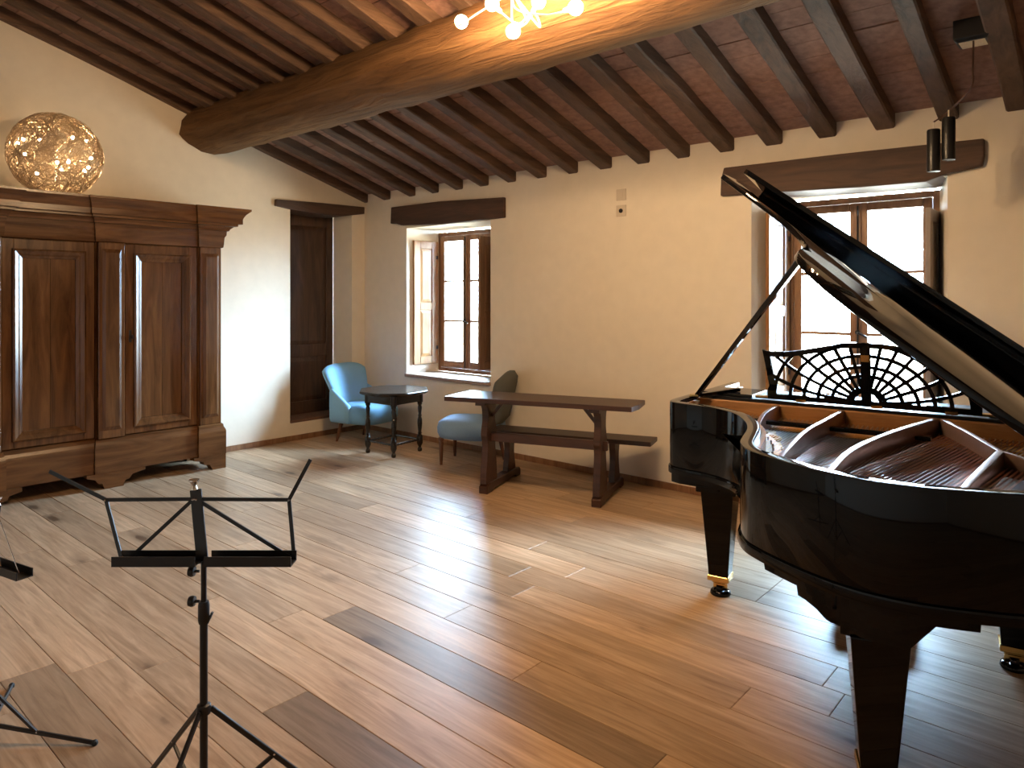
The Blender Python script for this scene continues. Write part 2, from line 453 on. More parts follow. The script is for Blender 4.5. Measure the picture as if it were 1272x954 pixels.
# hewn main beam and ridge beam
def hewn(name, poly, x0, x1, n, amp, mat, label):
    rings = []
    for k in range(n + 1):
        x = x0 + (x1 - x0) * k / n
        dy = 0.025 * math.sin(x * 0.8 + 0.5); dz = 0.02 * math.sin(x * 0.62 + 2.2)
        ring = []
        for j, (y, z) in enumerate(poly):
            ring.append(Vector((x, y + dy + random.uniform(-amp, amp), z + dz + random.uniform(-amp, amp))))
        rings.append(ring)
    m = MB(); m.loft(rings)
    o = m.build(name, mat, smooth=True, angle=0.5)
    return tag(o, label, 'beam')
hewn('ceiling_beam', [(-2.05, 3.32), (-2.14, 3.20), (-2.16, 3.07), (-2.08, 2.99), (-1.95, 2.935), (-1.82, 2.93), (-1.70, 2.96), (-1.64, 3.05), (-1.63, 3.20)], -0.06, RX + 0.05, 64, 0.009, 'beam',
     'massive hewn timber beam carrying the rows of joists')
hewn('ridge_beam', [(-3.72, 3.86), (-3.72, 3.64), (-3.80, 3.57), (-4.20, 3.57), (-4.28, 3.64), (-4.28, 3.86)], -0.05, RX + 0.05, 30, 0.006, 'beam',
     'timber beam along the ridge high above the wire ball lamp')

# floor planks
fl = tag(MB().box((-0.05, RY - 0.05, -0.10), (RX + 0.05, 0.05, -0.020)).build('floor', 'underfloor'), kind='structure')
PW = 0.1955; Y0P = -1.98
def plank(x0, x1, y0, y1, tone):
    g = 0.0008; c = 0.0018; t = 0.019
    cx, cy = (x0 + x1) / 2, (y0 + y1) / 2
    hx, hy = (x1 - x0) / 2 - g, (y1 - y0) / 2 - g
    r = lambda ix, iy, z: [Vector(p) for p in ((-ix, -iy, z), (ix, -iy, z), (ix, iy, z), (-ix, iy, z))]
    m = MB(); m.loft([r(hx, hy, -t), r(hx, hy, -c), r(hx - c, hy - c, 0)])
    o = m.build('plank', 'floor', fl, loc=(cx, cy, 0))
    o['tone'] = tone
row0 = int(math.floor((0 - Y0P) / PW)) + 1
JOINTS = {-6: [1.1, 3.86, 5.6, 7.6], -5: [0.4, 2.6, 4.9, 7.2], -9: [2.2, 4.35, 6.6], -12: [1.2, 3.36, 5.2, 7.7], -4: [1.9, 4.29, 6.5, 8.4], -8: [1.0, 3.24, 5.4, 7.7]}
DARK = {(-6, 2): 0.62, (-9, 2): 0.52, (-12, 2): 0.66}
for r in range(row0, -40, -1):
    ya = Y0P + PW * r; yb = Y0P + PW * (r + 1)
    if yb <= RY: break
    ya = max(ya, RY); yb = min(yb, 0.0)
    if r in JOINTS:
        js = JOINTS[r]
    else:
        js = []; x = random.uniform(0.5, 2.2)
        while x < RX - 0.5:
            js.append(x); x += random.uniform(1.5, 2.6)
    ed = [0.0] + js + [RX]
    for k in range(len(ed) - 1):
        t = DARK.get((r, k), random.uniform(0.86, 1.10))
        plank(ed[k], ed[k + 1], ya, yb, t)

# baseboards
def baseboard(name, a, b):
    (x0, y0), (x1, y1) = a, b
    return tag(MB().box((x0, y0, 0.0), (x1, y1, 0.055)).build(name, 'window_wood', bevel=0.003, seg=1), kind='structure')
baseboard('baseboard_back', (0.012, -0.012), (RX, 0.0))
baseboard('baseboard_left', (0.0, RY), (0.012, 0.0))
baseboard('baseboard_right', (RX - 0.012, RY), (RX, -0.012))
baseboard('baseboard_rear', (0.012, RY), (RX - 0.012, RY + 0.012))

# ------------------------------------------------------------------ windows
FD = 0.45      # depth of the window frame in the wall
def frame_rect(m, x0, x1, z0, z1, w, y0, y1):
    m.box((x0, y0, z0), (x0 + w, y1, z1)); m.box((x1 - w, y0, z0), (x1, y1, z1))
    m.box((x0 + w, y0, z0), (x1 - w, y1, z0 + w)); m.box((x0 + w, y0, z1 - w), (x1 - w, y1, z1))
    return m

def shutter_leaf(parent, hx, hy, ang, w, z0, z1, mat, hinge_side, split=0.47):
    """panelled leaf hinged at (hx, hy); ang = plan direction of the leaf"""
    t = 0.030
    d = Matrix.Translation((hx, hy, 0)) @ Matrix.Rotation(ang, 4, 'Z')
    sh = bpy.data.objects.new('shutter', bpy.data.meshes.new('shutter'))
    st = 0.085
    m = MB()
    zm = z0 + (z1 - z0) * split
    for a, b in (((0, -t / 2, z0), (st, t / 2, z1)), ((w - st, -t / 2, z0), (w, t / 2, z1)),
                 ((st, -t / 2, z0), (w - st, t / 2, z0 + st)), ((st, -t / 2, z1 - st), (w - st, t / 2, z1)), ((st, -t / 2, zm - st / 2), (w - st, t / 2, zm + st / 2))):
        m.box(a, b)
    m.v = [tuple(d @ Vector(v)) for v in m.v]
    sh = m.build('shutter', mat, parent, bevel=0.003, seg=1)
    for za, zb in ((z0 + st, zm - st / 2), (zm + st / 2, z1 - st)):
        p = MB(); i = 0.035
        a0 = [(st, za), (w - st, za), (w - st, zb), (st, zb)]; a1 = [(st + i, za + i), (w - st - i, za + i), (w - st - i, zb - i), (st + i, zb - i)]
        rings = [[Vector((x, yy, z)) for x, z in pts] for yy, pts in ((-0.012, a1), (-0.004, a0), (0.004, a0), (0.012, a1))]
        p.loft(rings); p.v = [tuple(d @ Vector(v)) for v in p.v]
        p.build('panel', mat, sh)
    for zz in (z0 + 0.18, z1 - 0.18):
        h = MB(); h.lathe([(0.009, -0.05), (0.009, 0.05), (0.005, 0.062)], 8, (0, 0, zz))
        h.box((0.0, -t / 2 - 0.002, zz - 0.02), (0.03, t / 2 + 0.002, zz + 0.02))
        h.v = [tuple(d @ Vector(v)) for v in h.v]
        h.build('hinge', 'blackmetal', sh)
    return sh

def lintel(parent, pts_top, y0=-0.035, y1=0.30, name='lintel', mat='lintel'):
    """pts: outline in x,z on the wall face"""
    m = MB(); n = len(pts_top)
    m.prism(pts_top, lambda x, z: (x, y0, z), lambda x, z: (x, y1, z))
    return m.build(name, mat, parent, bevel=0.008, seg=2)

def make_window(idx, w, lint, right_leaf_mat):
    root = thing('window_%d' % idx, kind='structure')
    root['label'] = ['casement window beside the blue armchair, half hidden by its right shutter', 'casement window standing behind the grand piano'][idx - 1]
    f0, f1, c = w['f0'], w['f1'], w['c']
    z0, z1 = WZ0 + 0.0, 2.275
    m = MB(); frame_rect(m, f0, f1, z0, z1, 0.045, FD - 0.02, FD + 0.06); m.build('window_frame', 'window_wood', root, bevel=0.004, seg=1)
    inner0, inner1 = f0 + 0.048, f1 - 0.048
    for (a, b) in ((inner0, c - 0.002), (c + 0.002, inner1)):
        m = MB(); frame_rect(m, a, b, z0 + 0.048, z1 - 0.048, 0.058, FD - 0.028, FD + 0.022)
        # bottom rail is deeper
        m.box((a + 0.058, FD - 0.026, z0 + 0.105), (b - 0.058, FD + 0.02, z0 + 0.125))
        cs = m.build('casement', 'window_wood', root, bevel=0.005, seg=1)
        ga, gb = a + 0.058, b - 0.058; gz0, gz1 = z0 + 0.125, z1 - 0.106
        for k in (1, 2):
            zz = gz0 + (gz1 - gz0) * k / 3
            MB().box((ga, FD - 0.012, zz - 0.011), (gb, FD + 0.014, zz + 0.011)).build('muntin', 'window_wood', cs)
        for k in range(3):
            za = gz0 + (gz1 - gz0) * k / 3 + 0.011; zb = gz0 + (gz1 - gz0) * (k + 1) / 3 - 0.011
            MB().box((ga, FD + 0.000, za), (gb, FD + 0.004, zb)).build('pane', 'glass', cs)
    # closing strip, espagnolette rod and handle
    m = MB().box((c - 0.02, FD - 0.042, z0 + 0.05), (c + 0.02, FD - 0.026, z1 - 0.05)); m.build('closing_strip', 'window_wood', root, bevel=0.003, seg=1)
    m = MB(); m.tube([(c, FD - 0.052, z0 + 0.06), (c, FD - 0.052, z1 - 0.07)], 0.006, 8)
    rod = m.build('bolt_rod', 'blackmetal', root, smooth=True)
    m = MB(); m.tube([(c, FD - 0.056, 1.29), (c + 0.012, FD - 0.085, 1.285), (c + 0.075, FD - 0.085, 1.255)], 0.008, 8); m.sphere((c, FD - 0.056, 1.29), 0.018, 10, 6)
    m.build('handle', 'blackmetal', rod, smooth=True)
    # shutters folded into the room on both sides
    shutter_leaf(root, f0 + 0.012, FD - 0.045, -PI / 2 - 0.10, 0.33, 0.79, 2.17, 'shutter', 0)
    shutter_leaf(root, f1 - 0.012, FD - 0.045, -PI / 2 + (0.16 if idx == 1 else 0.02), 0.30 if idx == 1 else 0.34, 0.79, 2.17 if idx == 1 else 2.12, right_leaf_mat, 1)
    # sill
    m = MB(); m.box((w['x0'] - 0.005, -0.03, WZ0 - 0.035), (w['x1'] + 0.005, FD - 0.02, WZ0)); m.build('sill', 'stone', root, bevel=0.005, seg=1)
    lintel(root, lint)
    return root
make_window(1, WIN[0], [(0.515, 2.365), (0.60, 2.36), (0.70, 2.335), (1.35, 2.30), (2.222, 2.31), (2.222, 2.505), (1.3, 2.545), (0.525, 2.548)], 'shutter_shade')
make_window(2, WIN[1], [(4.432, 2.31), (4.75, 2.30), (5.4, 2.275), (5.80, 2.27), (5.92, 2.31), (6.10, 2.335), (6.112, 2.40), (6.108, 2.50), (5.3, 2.515), (4.46, 2.52), (4.437, 2.44)], 'shutter_glare')

# ------------------------------------------------------------------ niche door in the left wall
door = thing('door_1', kind='structure'); door['label'] = 'tall narrow dark panelled door in the wall niche'
XN = -0.30
dy0, dy1 = NY0 + 0.005, NY1 - 0.050
m = MB(); st = 0.09; zr = 0.86
for a, b in (((XN - .03, dy0, NZ0), (XN, dy0 + st, NZ1 - .02)), ((XN - .03, dy1 - st, NZ0), (XN, dy1, NZ1 - .02)),
             ((XN - .03, dy0 + st, NZ0), (XN, dy1 - st, NZ0 + .14)), ((XN - .03, dy0 + st, NZ1 - .15), (XN, dy1 - st, NZ1 - .02)), ((XN - .03, dy0 + st, zr), (XN, dy1 - st, zr + .14))):
    m.box(a, b)
m.build('door_frame', 'darkdoor', door, bevel=0.004, seg=1)
for za, zb in ((NZ0 + .14, zr), (zr + .14, NZ1 - .15)):
    p = MB(); i = 0.05
    a0 = [(dy0 + st, za), (dy1 - st, za), (dy1 - st, zb), (dy0 + st, zb)]; a1 = [(dy0 + st + i, za + i), (dy1 - st - i, za + i), (dy1 - st - i, zb - i), (dy0 + st + i, zb - i)]
    p.loft([[Vector((x, y, z)) for y, z in q] for x, q in ((XN - 0.024, a0), (XN - 0.018, a0), (XN - 0.004, a1))])
    p.build('panel', 'darkdoor', door)
m = MB().box((XN - .03, NY0 + .004, NZ0 - .03), (0.012, NY1 - .001, NZ0)); m.build('threshold', 'brick', door, bevel=0.004, seg=1)
m = MB(); prof = [(-1.165, 2.50), (-0.95, 2.475), (-0.55, 2.455), (-0.30, 2.465), (-0.025, 2.512), (-0.022, 2.592), (-0.6, 2.585), (-1.16, 2.568)]
m.prism(prof, lambda y, z: (0.03, y, z), lambda y, z: (-0.30, y, z)); m.build('lintel', 'lintel_y', door, bevel=0.006)

# wall plates
for z, extra in ((2.407, False), (2.271, True)):
    o = thing('wall_socket', 'small square wall plate, the upper of two between the windows' if not extra else 'small square wall socket, the lower of two plates between the windows', 'socket', (3.534, 0, z))
    MB().box((-.048, -.009, -.048), (.048, 0, .048)).build('plate', 'white', o, bevel=0.004, seg=2)
    if extra:
        m = MB(); m.lathe([(0.018, 0), (0.018, .006)], 14, mat=Matrix.Translation((0, -.009, 0)) @ Matrix.Rotation(PI / 2, 4, 'X')); m.build('jack', 'blackmetal', o)
    else:
        MB().box((-.020, -.013, -.024), (.020, -.008, .024)).build('rocker', 'white', o, bevel=0.003, seg=1)

# ================================================================== ARMOIRE
arm = thing('armoire', 'large carved walnut armoire with two panelled doors and heavy cornice', 'armoire', (0, -2.9, 0))
YE0, YE1 = -0.92, 0.875                      # ends of the case (local y)
BAYS = [(YE0, -0.775, 0.575), (-0.775, -0.145, 0.525), (-0.145, 0.672, 0.550), (0.672, YE1, 0.580)]   # y0, y1, front x
XB = 0.03
# case behind the doors
m = MB()
for a, b, xf in BAYS: m.box((XB, a, 0.40), (xf - 0.030, b, 2.02))
m.build('case', 'walnut', arm)
def step_ring(off, z):
    """outline of the front, bay by bay, swelling by off"""
    pts = [Vector((XB, YE0 - off, z))]
    for i, (a, b, xf) in enumerate(BAYS):
        # breaks follow the moulding: forward bays grow sideways with it
        aa = YE0 - off if i == 0 else None
        if i == 0: y0 = YE0 - off
        else:
            prev = BAYS[i - 1][2]
            y0 = a - off * 0.55 if xf > prev else a + off * 0.55
        if i == len(BAYS) - 1: y1 = YE1 + off
        else:
            nxt = BAYS[i + 1][2]
            y1 = b + off * 0.55 if xf > nxt else b - off * 0.55
        pts += [Vector((xf + off, y0, z)), Vector((xf + off, y1, z))]
    pts.append(Vector((XB, YE1 + off, z)))
    return pts
def moulding(name, prof, mat='walnut_h'):
    mm = MB(); mm.loft([step_ring(o, z) for o, z in prof]); return mm.build(name, mat, arm)
moulding('frieze', [(0.0, 1.985), (0.012, 1.99), (0.016, 2.02), (0.02, 2.08), (0.032, 2.10), (0.034, 2.135)])
moulding('cornice', [(0.034, 2.135), (0.048, 2.138), (0.055, 2.155), (0.078, 2.175), (0.105, 2.180), (0.105, 2.198), (0.135, 2.200), (0.135, 2.245), (0.142, 2.262), (0.155, 2.285), (0.180, 2.310), (0.190, 2.318), (0.190, 2.335)])
moulding('plinth', [(0.012, 0.125), (0.030, 0.130), (0.030, 0.335), (0.026, 0.350), (0.014, 0.375), (0.012, 0.395), (0.0, 0.405)])
# bracket feet
def foot(y0, y1, xf, flip):
    # bracket profile in the front plane
    w = y1 - y0
    P = [(0, 0), (0.42, 0), (0.46, 0.02), (0.52, 0.05), (0.68, 0.055), (0.72, 0.085), (1.0, 0.105), (1.0, 0.13), (0, 0.13)]
    pts = [((y0 + p * w) if not flip else (y1 - p * w), z) for p, z in P]
    mm = MB(); mm.prism(pts, lambda y, z: (xf + 0.028, y, z), lambda y, z: (xf - 0.06, y, z))
    # return along the side
    ys = y1 if flip else y0
    mm.box((xf - 0.30, min(ys, ys + (-0.03 if flip else 0.03)), 0.06), (xf - 0.06, max(ys, ys + (-0.03 if flip else 0.03)), 0.13))
    mm.build('foot', 'walnut_h', arm)
foot(YE1 - 0.26, YE1 + 0.028, 0.580, True)
foot(YE0 - 0.028, YE0 + 0.26, 0.575, False)
mm = MB()
P = [(-0.20, 0.13), (-0.20, 0.105), (-0.14, 0.085), (-0.115, 0.05), (-0.085, 0.045), (-0.07, 0.0), (0.07, 0.0), (0.085, 0.045), (0.115, 0.05), (0.14, 0.085), (0.24, 0.105), (0.24, 0.13)]
mm.prism(P, lambda y, z: (0.575, y - 0.02, z), lambda y, z: (0.505, y - 0.02, z)); mm.build('foot', 'walnut_h', arm)
for yy in (YE0 + 0.02, YE1 - 0.10):
    MB().box((XB, yy, 0), (XB + 0.08, yy + 0.08, 0.13)).build('foot', 'walnut_h', arm)
# pilasters: a slab with an applied flat panel
def pilaster(y0, y1, xf):
    o = MB().box((xf - 0.032, y0, 0.405), (xf, y1, 1.985)).build('pilaster', 'walnut', arm, bevel=0.004, seg=1)
    w = y1 - y0; i = 0.24 * w
    mm = MB(); a0 = [(y0 + i * .55, 0.47), (y1 - i * .55, 0.47), (y1 - i * .55, 1.93), (y0 + i * .55, 1.93)]; a1 = [(y0 + i, 0.50), (y1 - i, 0.50), (y1 - i, 1.90), (y0 + i, 1.90)]
    mm.loft([[Vector((x, y, z)) for y, z in q] for x, q in ((xf - .004, a0), (xf + 0.003, a0), (xf + 0.018, a1))])
    mm.build('pilaster_panel', 'walnut', o)
pilaster(0.682, YE1 - 0.003, 0.580)
pilaster(YE0 + 0.003, -0.785, 0.575)
pilaster(-0.135, 0.060, 0.575)
# doors
def adoor(y0, y1, xf, key):
    z0, z1 = 0.412, 1.980; st = 0.075
    mm = MB()
    for a, b in (((xf - .03, y0, z0), (xf, y0 + st, z1)), ((xf - .03, y1 - st, z0), (xf, y1, z1)), ((xf - .03, y0 + st, z0), (xf, y1 - st, z0 + .065)), ((xf - .03, y0 + st, z1 - .085), (xf, y1 - st, z1))):
        mm.box(a, b)
    d = mm.build('door', 'walnut', arm, bevel=0.003, seg=1)
    # bolection moulding
    A = lambda k: [(y0 + st - .012 + k, z0 + .053 + k), (y1 - st + .012 - k, z0 + .053 + k), (y1 - st + .012 - k, z1 - .073 - k), (y0 + st - .012 + k, z1 - .073 - k)]
    prof = [(0.0, -.002), (0.002, 0.020), (0.010, 0.027), (0.017, 0.026), (0.040, 0.0115), (0.044, 0.006), (0.050, 0.005), (0.068, -0.0065), (0.070, -0.022)]
    mm = MB(); rings = [[Vector((xf + h, y, z)) for y, z in A(k)] for k, h in prof]
    mm.loft(rings, caps=False); mm.build('panel_moulding', 'walnut', d, smooth=True, angle=0.22)
    # panel of two boards with a seam
    pa, pb = y0 + st + .052, y1 - st - .052; pz0, pz1 = z0 + .11, z1 - .13
    cut = pa + (pb - pa) * 0.52
    for q0, q1 in ((pa, cut - .0012), (cut + .0012, pb)):
        MB().box((xf - .028, q0, pz0), (xf - .018, q1, pz1)).build('panel_board', 'walnut', d)
    if key:
        k = MB(); k.box((xf, y0 + .030, 1.17), (xf + .004, y0 + .05, 1.27)); k.build('escutcheon', 'blackmetal', d)
        k = MB(); k.tube([(xf, y0 + .04, 1.215), (xf + .05, y0 + .04, 1.215)], .005, 8); k.tube([(xf + .05 + .016 * math.cos(t), y0 + .04, 1.215 + .016 * math.sin(t)) for t in [i * PI / 6 for i in range(12)]], .004, 6, closed=True)
        k.build('key', 'blackmetal', d, smooth=True)
adoor(-0.770, -0.150, 0.525, False)
adoor(0.070, 0.667, 0.550, True)
MB().box((XB, YE0, 2.318), (0.54, YE1, 2.334)).build('top_board', 'walnut_h', arm)

# ================================================================== WIRE BALL LAMP
BR = 0.335
ball = thing('ball_lamp', 'round lamp of tangled gilded wire with glowing bulbs on top of the armoire', 'lamp', (0.35, -3.27, 2.336))
rb = random.Random(3)
m = MB()
for k in range(1000):
    # arcs on the shell, random circles
    n = Vector((rb.gauss(0, 1), rb.gauss(0, 1), rb.gauss(0, 1))).normalized()
    a = n.orthogonal().normalized(); b = n.cross(a)
    h = rb.uniform(-0.75, 0.75); rr = math.sqrt(1 - h * h); R0 = BR * rb.uniform(0.93, 0.99)
    t0 = rb.uniform(0, 2 * PI); L = rb.uniform(0.5, 1.7)
    pts = []
    for i in range(9):
        t = t0 + L * i / 8
        wob = 1 + 0.012 * math.sin(9 * t + k)
        pts.append(Vector((0, 0, BR)) + (n * h + (a * math.cos(t) + b * math.sin(t)) * rr) * R0 * wob)
    m.tube(pts, 0.0021, 3, caps=False)
m.build('wire_shell', 'wire', ball)
for k in range(14):
    n = Vector((rb.gauss(0, 1), rb.gauss(0, 1), rb.gauss(0, .8))).normalized() * BR * rb.uniform(0.70, 0.84) + Vector((0, 0, BR))
    MB().sphere(n, 0.0125, 8, 6).build('bulb', 'ballbulb', ball)
m = MB(); m.lathe([(0.10, 0.0), (0.10, 0.010), (0.03, 0.014), (0.012, 0.03), (0.012, BR)], 16); m.build('base', 'steel', ball, smooth=True)

# ================================================================== OCTAGONAL TABLE
tb = thing('side_table', 'small dark octagonal side table on four turned legs', 'table', (1.254, -0.586, 0), math.radians(5))
TH = 0.625
def octa(r, z): return [Vector((r * math.cos(PI / 8 + k * PI / 4), r * math.sin(PI / 8 + k * PI / 4), z)) for k in range(8)]
m = MB(); m.loft([octa(0.325, TH - .034), octa(0.335, TH - .028), octa(0.355, TH - .018), octa(0.357, TH - .006), octa(0.350, TH)]); m.build('tabletop', 'ebony', tb)
S2 = 0.18
m = MB()
q = S2 + 0.012
for a, b in (((-q, -q), (q, -q)), ((q, -q), (q, q)), ((q, q), (-q, q)), ((-q, q), (-q, -q))):
    m.bar((a[0], a[1], TH - .078), (b[0], b[1], TH - .078), 0.018, 0.09)
m.build('apron', 'ebony', tb, bevel=0.003, seg=1)
LP = [(0.012, 0.0), (0.020, 0.004), (0.024, 0.02), (0.020, 0.035), (0.013, 0.045), (0.016, 0.055), (0.026, 0.075), (0.030, 0.085), (0.030, 0.155), (0.026, 0.16), (0.015, 0.175), (0.022, 0.185), (0.015, 0.195), (0.020, 0.23), (0.025, 0.28), (0.023, 0.32), (0.014, 0.35), (0.021, 0.36), (0.014, 0.372), (0.017, 0.40), (0.022, 0.44), (0.016, 0.462), (0.024, 0.475), (0.024, 0.49), (0.032, 0.495), (0.032, TH - .03)]
for sx in (-1, 1):
    for sy in (-1, 1):
        m = MB(); m.lathe(LP, 12, (sx * S2, sy * S2, 0)); m.build('leg', 'ebony', tb, smooth=True, angle=0.7)
for a, b in (((-S2, -S2), (S2, -S2)), ((S2, -S2), (S2, S2)), ((S2, S2), (-S2, S2)), ((-S2, S2), (-S2, -S2))):
    m = MB(); pts = [(a[0] + (b[0] - a[0]) * i / 18, a[1] + (b[1] - a[1]) * i / 18, 0.12) for i in range(19)]
    m.tube(pts, [0.009 + 0.004 * (i % 2) for i in range(19)], 8); m.build('stretcher', 'ebony', tb, smooth=True)

# ================================================================== UPHOLSTERED CHAIRS
def squircle(ax, ay, z, n=28, p=3.2, cx=0.0, cy=0.0):
    out = []
    for k in range(n):
        t = 2 * PI * k / n
        c, s_ = math.cos(t), math.sin(t)
        out.append(Vector((cx + ax * math.copysign(abs(c) ** (2 / p), c), cy + ay * math.copysign(abs(s_) ** (2 / p), s_), z)))
    return out

def back_slab(halfw, x_in, thick, nu=14, nv=12, z0=0.30, z1=0.82, tops=3.0):
    """curved upholstered back; halfw(v), x_in(u,v): inner face position"""
    m = MB(); grid_f = []; grid_b = []
    for j in range(nv + 1):
        v = j / nv
        rf, rbk = [], []
        for i in range(nu + 1):
            u = -1 + 2 * i / nu
            y = halfw(v) * u
            top = z0 + (z1 - z0) * (1 - 0.13 * abs(u) ** tops)
            z = z0 + (top - z0) * v
            e = min(1.0, math.sqrt(max(0.0, 1 - (max(0, (abs(u) - .82) / .18)) ** 2)) * math.sqrt(max(0.0, 1 - (max(0, (v - .86) / .14)) ** 2)) + 0.02)
            e = max(e, 0.30)
            xm = x_in(u, v) - thick / 2
            rf.append(Vector((xm + thick / 2 * e, y, z))); rbk.append(Vector((xm - thick / 2 * e, y, z)))
        grid_f.append(rf); grid_b.append(rbk)
    W_ = nu + 1
    vs = [p for r in grid_f for p in r] + [p for r in grid_b for p in r]
    off = W_ * (nv + 1); fs = []
    for j in range(nv):
        for i in range(nu):
            a = j * W_ + i
            fs.append((a, a + 1, a + W_ + 1, a + W_)); fs.append((off + a, off + a + W_, off + a + W_ + 1, off + a + 1))
    for j in range(nv):
        a = j * W_; fs.append((a, a + W_, off + a + W_, off + a)); a = j * W_ + nu; fs.append((a, off + a, off + a + W_, a + W_))
    for i in range(nu):
        fs.append((i, off + i, off + i + 1, i + 1)); a = nv * W_ + i; fs.append((a, a + 1, off + a + 1, off + a))
    return m.add(vs, fs)

# tub armchair, faces local +x
c1 = thing('armchair', 'light blue velvet tub armchair beside the dark door niche', 'chair', (0.555, -0.415, 0), math.radians(10))
m = MB()
m.loft([squircle(.20, .21, .205), squircle(.255, .262, .215), squircle(.272, .282, .26), squircle(.275, .285, .325), squircle(.268, .278, .372), squircle(.235, .25, .402), squircle(.15, .17, .414), squircle(.04, .05, .416)])
m.v = [(v[0] + .045, v[1] * (0.9 + 0.22 * (v[0] + .27)), v[2]) for v in m.v]
m.build('seat', 'blue', c1, smooth=True, angle=1.2)
m = back_slab(lambda v: .20 + .115 * min(1, v * 1.1) ** .8, lambda u, v: -.165 - .14 * v + .075 * u * u * (1 - .45 * v), .085, z0=.30, z1=.815, tops=4.0)
m.build('backrest', 'blue', c1, smooth=True, angle=1.2)
for sy in (-1, 1):
    m = MB(); rings = []
    for k in range(11):
        t = k / 10
        x = -.235 + .27 * t; zt_ = .575 - .165 * t ** 1.3; y = sy * (.268 + .012 * math.sin(PI * t))
        zb = .215; w = .036 if 0 < k < 10 else .024
        ring = []
        for a in range(12):
            an = 2 * PI * a / 12
            ring.append(Vector((x, y + w * math.cos(an), (zt_ + zb) / 2 + (zt_ - zb) / 2 * math.copysign(abs(math.sin(an)) ** .45, math.sin(an)))))
        rings.append(ring)
    m.loft(rings); m.build('armrest', 'blue', c1, smooth=True, angle=1.2)
def tleg(m, x, y, h, dx, dy, r0=.024, r1=.013):
    pr = [(r1, 0), (r1 * 1.05, h * .12), (r1 * 1.2, h * .14), (r0 * .85, h * .7), (r0, h * .82), (r0 * .8, h * .86), (r0 * 1.1, h * .9), (r0 * 1.1, h)]
    rings = []
    for r, z in pr:
        t = 1 - z / h
        rings.append([Vector((x + dx * t + r * math.cos(2 * PI * k / 12), y + dy * t + r * math.sin(2 * PI * k / 12), z)) for k in range(12)])
    return m.loft(rings)
for x, y, dx, dy in ((.235, -.215, 0.0, 0), (.235, .215, 0.0, 0), (-.15, -.19, -.06, -.015), (-.15, .19, -.06, .015)):
    m = MB(); tleg(m, x, y, .225, dx, dy); m.build('leg', 'legwood', c1, smooth=True, angle=.8)

# armless slipper chair seen from the side, faces local +x
c2 = thing('slipper_chair', 'armless slipper chair with blue seat and grey back behind the trestle table', 'chair', (2.135, -0.365, 0), math.radians(206))
m = MB()
m.loft([squircle(.24, .20, .235), squircle(.285, .235, .245), squircle(.305, .25, .29), squircle(.308, .253, .34), squircle(.295, .245, .385), squircle(.25, .21, .415), squircle(.15, .13, .427), squircle(.04, .04, .43)])
m.v = [(v[0] + .01, v[1], v[2]) for v in m.v]
m.build('seat', 'bluegrey', c2, smooth=True, angle=1.2)
m = back_slab(lambda v: .175 + .045 * v, lambda u, v: -.195 - .115 * v + .05 * u * u + (.10 * max(0, .25 - v) / .25), .125, z0=.30, z1=.865, tops=2.4)
m.build('backrest', 'greyfab', c2, smooth=True, angle=1.2)
for x, y, dx, dy in ((.245, -.185, 0.0, 0), (.245, .185, 0.0, 0), (-.21, -.16, -.05, 0), (-.21, .16, -.05, 0)):
    m = MB(); tleg(m, x, y, .25, dx, dy); m.build('leg', 'legwood', c2, smooth=True, angle=.8)

# ================================================================== TRESTLE TABLE WITH ATTACHED BENCH
TA = math.atan2(0.29, 0.87)
tt = thing('trestle_table', 'dark wooden trestle table joined to its own bench by sled feet', 'table', (2.955, -1.085, 0), TA)
# local: x along the table, y towards the wall; origin at near end of the first foot
GAP = 0.915
top_z = 0.765
m = MB()
P = [(-0.285, -0.115), (1.20, -0.085), (1.222, 0.06), (1.21, 0.305), (-0.26, 0.30), (-0.28, 0.1)]
m.prism(P, lambda x, y: (x, y, top_z - .036), lambda x, y: (x, y, top_z)); m.build('tabletop', 'trestle', tt, bevel=0.005)
m = MB(); m.prism([(-0.15, 0.38), (1.235, 0.385), (1.24, 0.625), (-0.14, 0.63)], lambda x, y: (x, y, .395), lambda x, y: (x, y, .430)); m.build('bench_seat', 'trestle', tt, bevel=0.005)
def shaped(mx, x, t, pts):
    return mx.prism(pts, lambda y, z: (x - t / 2, y, z), lambda y, z: (x + t / 2, y, z))
for i in range(2):
    x = i * GAP
    m = MB(); shaped(m, x, .075, [(0.0, 0.0), (0.0, .055), (.03, .072), (.06, .078), (.62, .078), (.665, .07), (.685, .05), (.685, 0), (.60, 0), (.57, .018), (.12, .018), (.09, 0)])
    m.build('foot', 'trestle', tt, bevel=0.004, seg=1)
    half = smooth_path([(.105, .075), (.10, .16), (.085, .26), (.070, .36), (.078, .42), (.092, .46), (.080, .52), (.066, .58), (.075, .66), (.10, .70), (.105, .732)], 4)
    c = 0.105
    pts = [(c - w, z) for w, z in half] + [(c + w, z) for w, z in reversed(half)]
    m = MB(); shaped(m, x, .055, pts); m.build('upright', 'trestle', tt, bevel=0.003, seg=1)
    half = smooth_path([(.085, .075), (.075, .13), (.052, .22), (.055, .30), (.075, .36), (.08, .396)], 4)
    c = 0.52
    pts = [(c - w, z) for w, z in half] + [(c + w, z) for w, z in reversed(half)]
    m = MB(); shaped(m, x, .05, pts); m.build('bench_leg', 'trestle', tt, bevel=0.003, seg=1)
    MB().box((x - .04, -.06, .70), (x + .04, .27, top_z - .036)).build('bearer', 'trestle', tt)
    sgn = 1 if i == 0 else -1
    m = MB(); m.bar((x + sgn * .03, .105, .60), (x + sgn * .14, .105, .728), .022, .022); m.build('brace', 'trestle', tt)
m = MB(); m.box((-0.06, .09, .40), (GAP + .06, .12, .47)); m.build('stretcher', 'trestle', tt, bevel=0.003, seg=1)

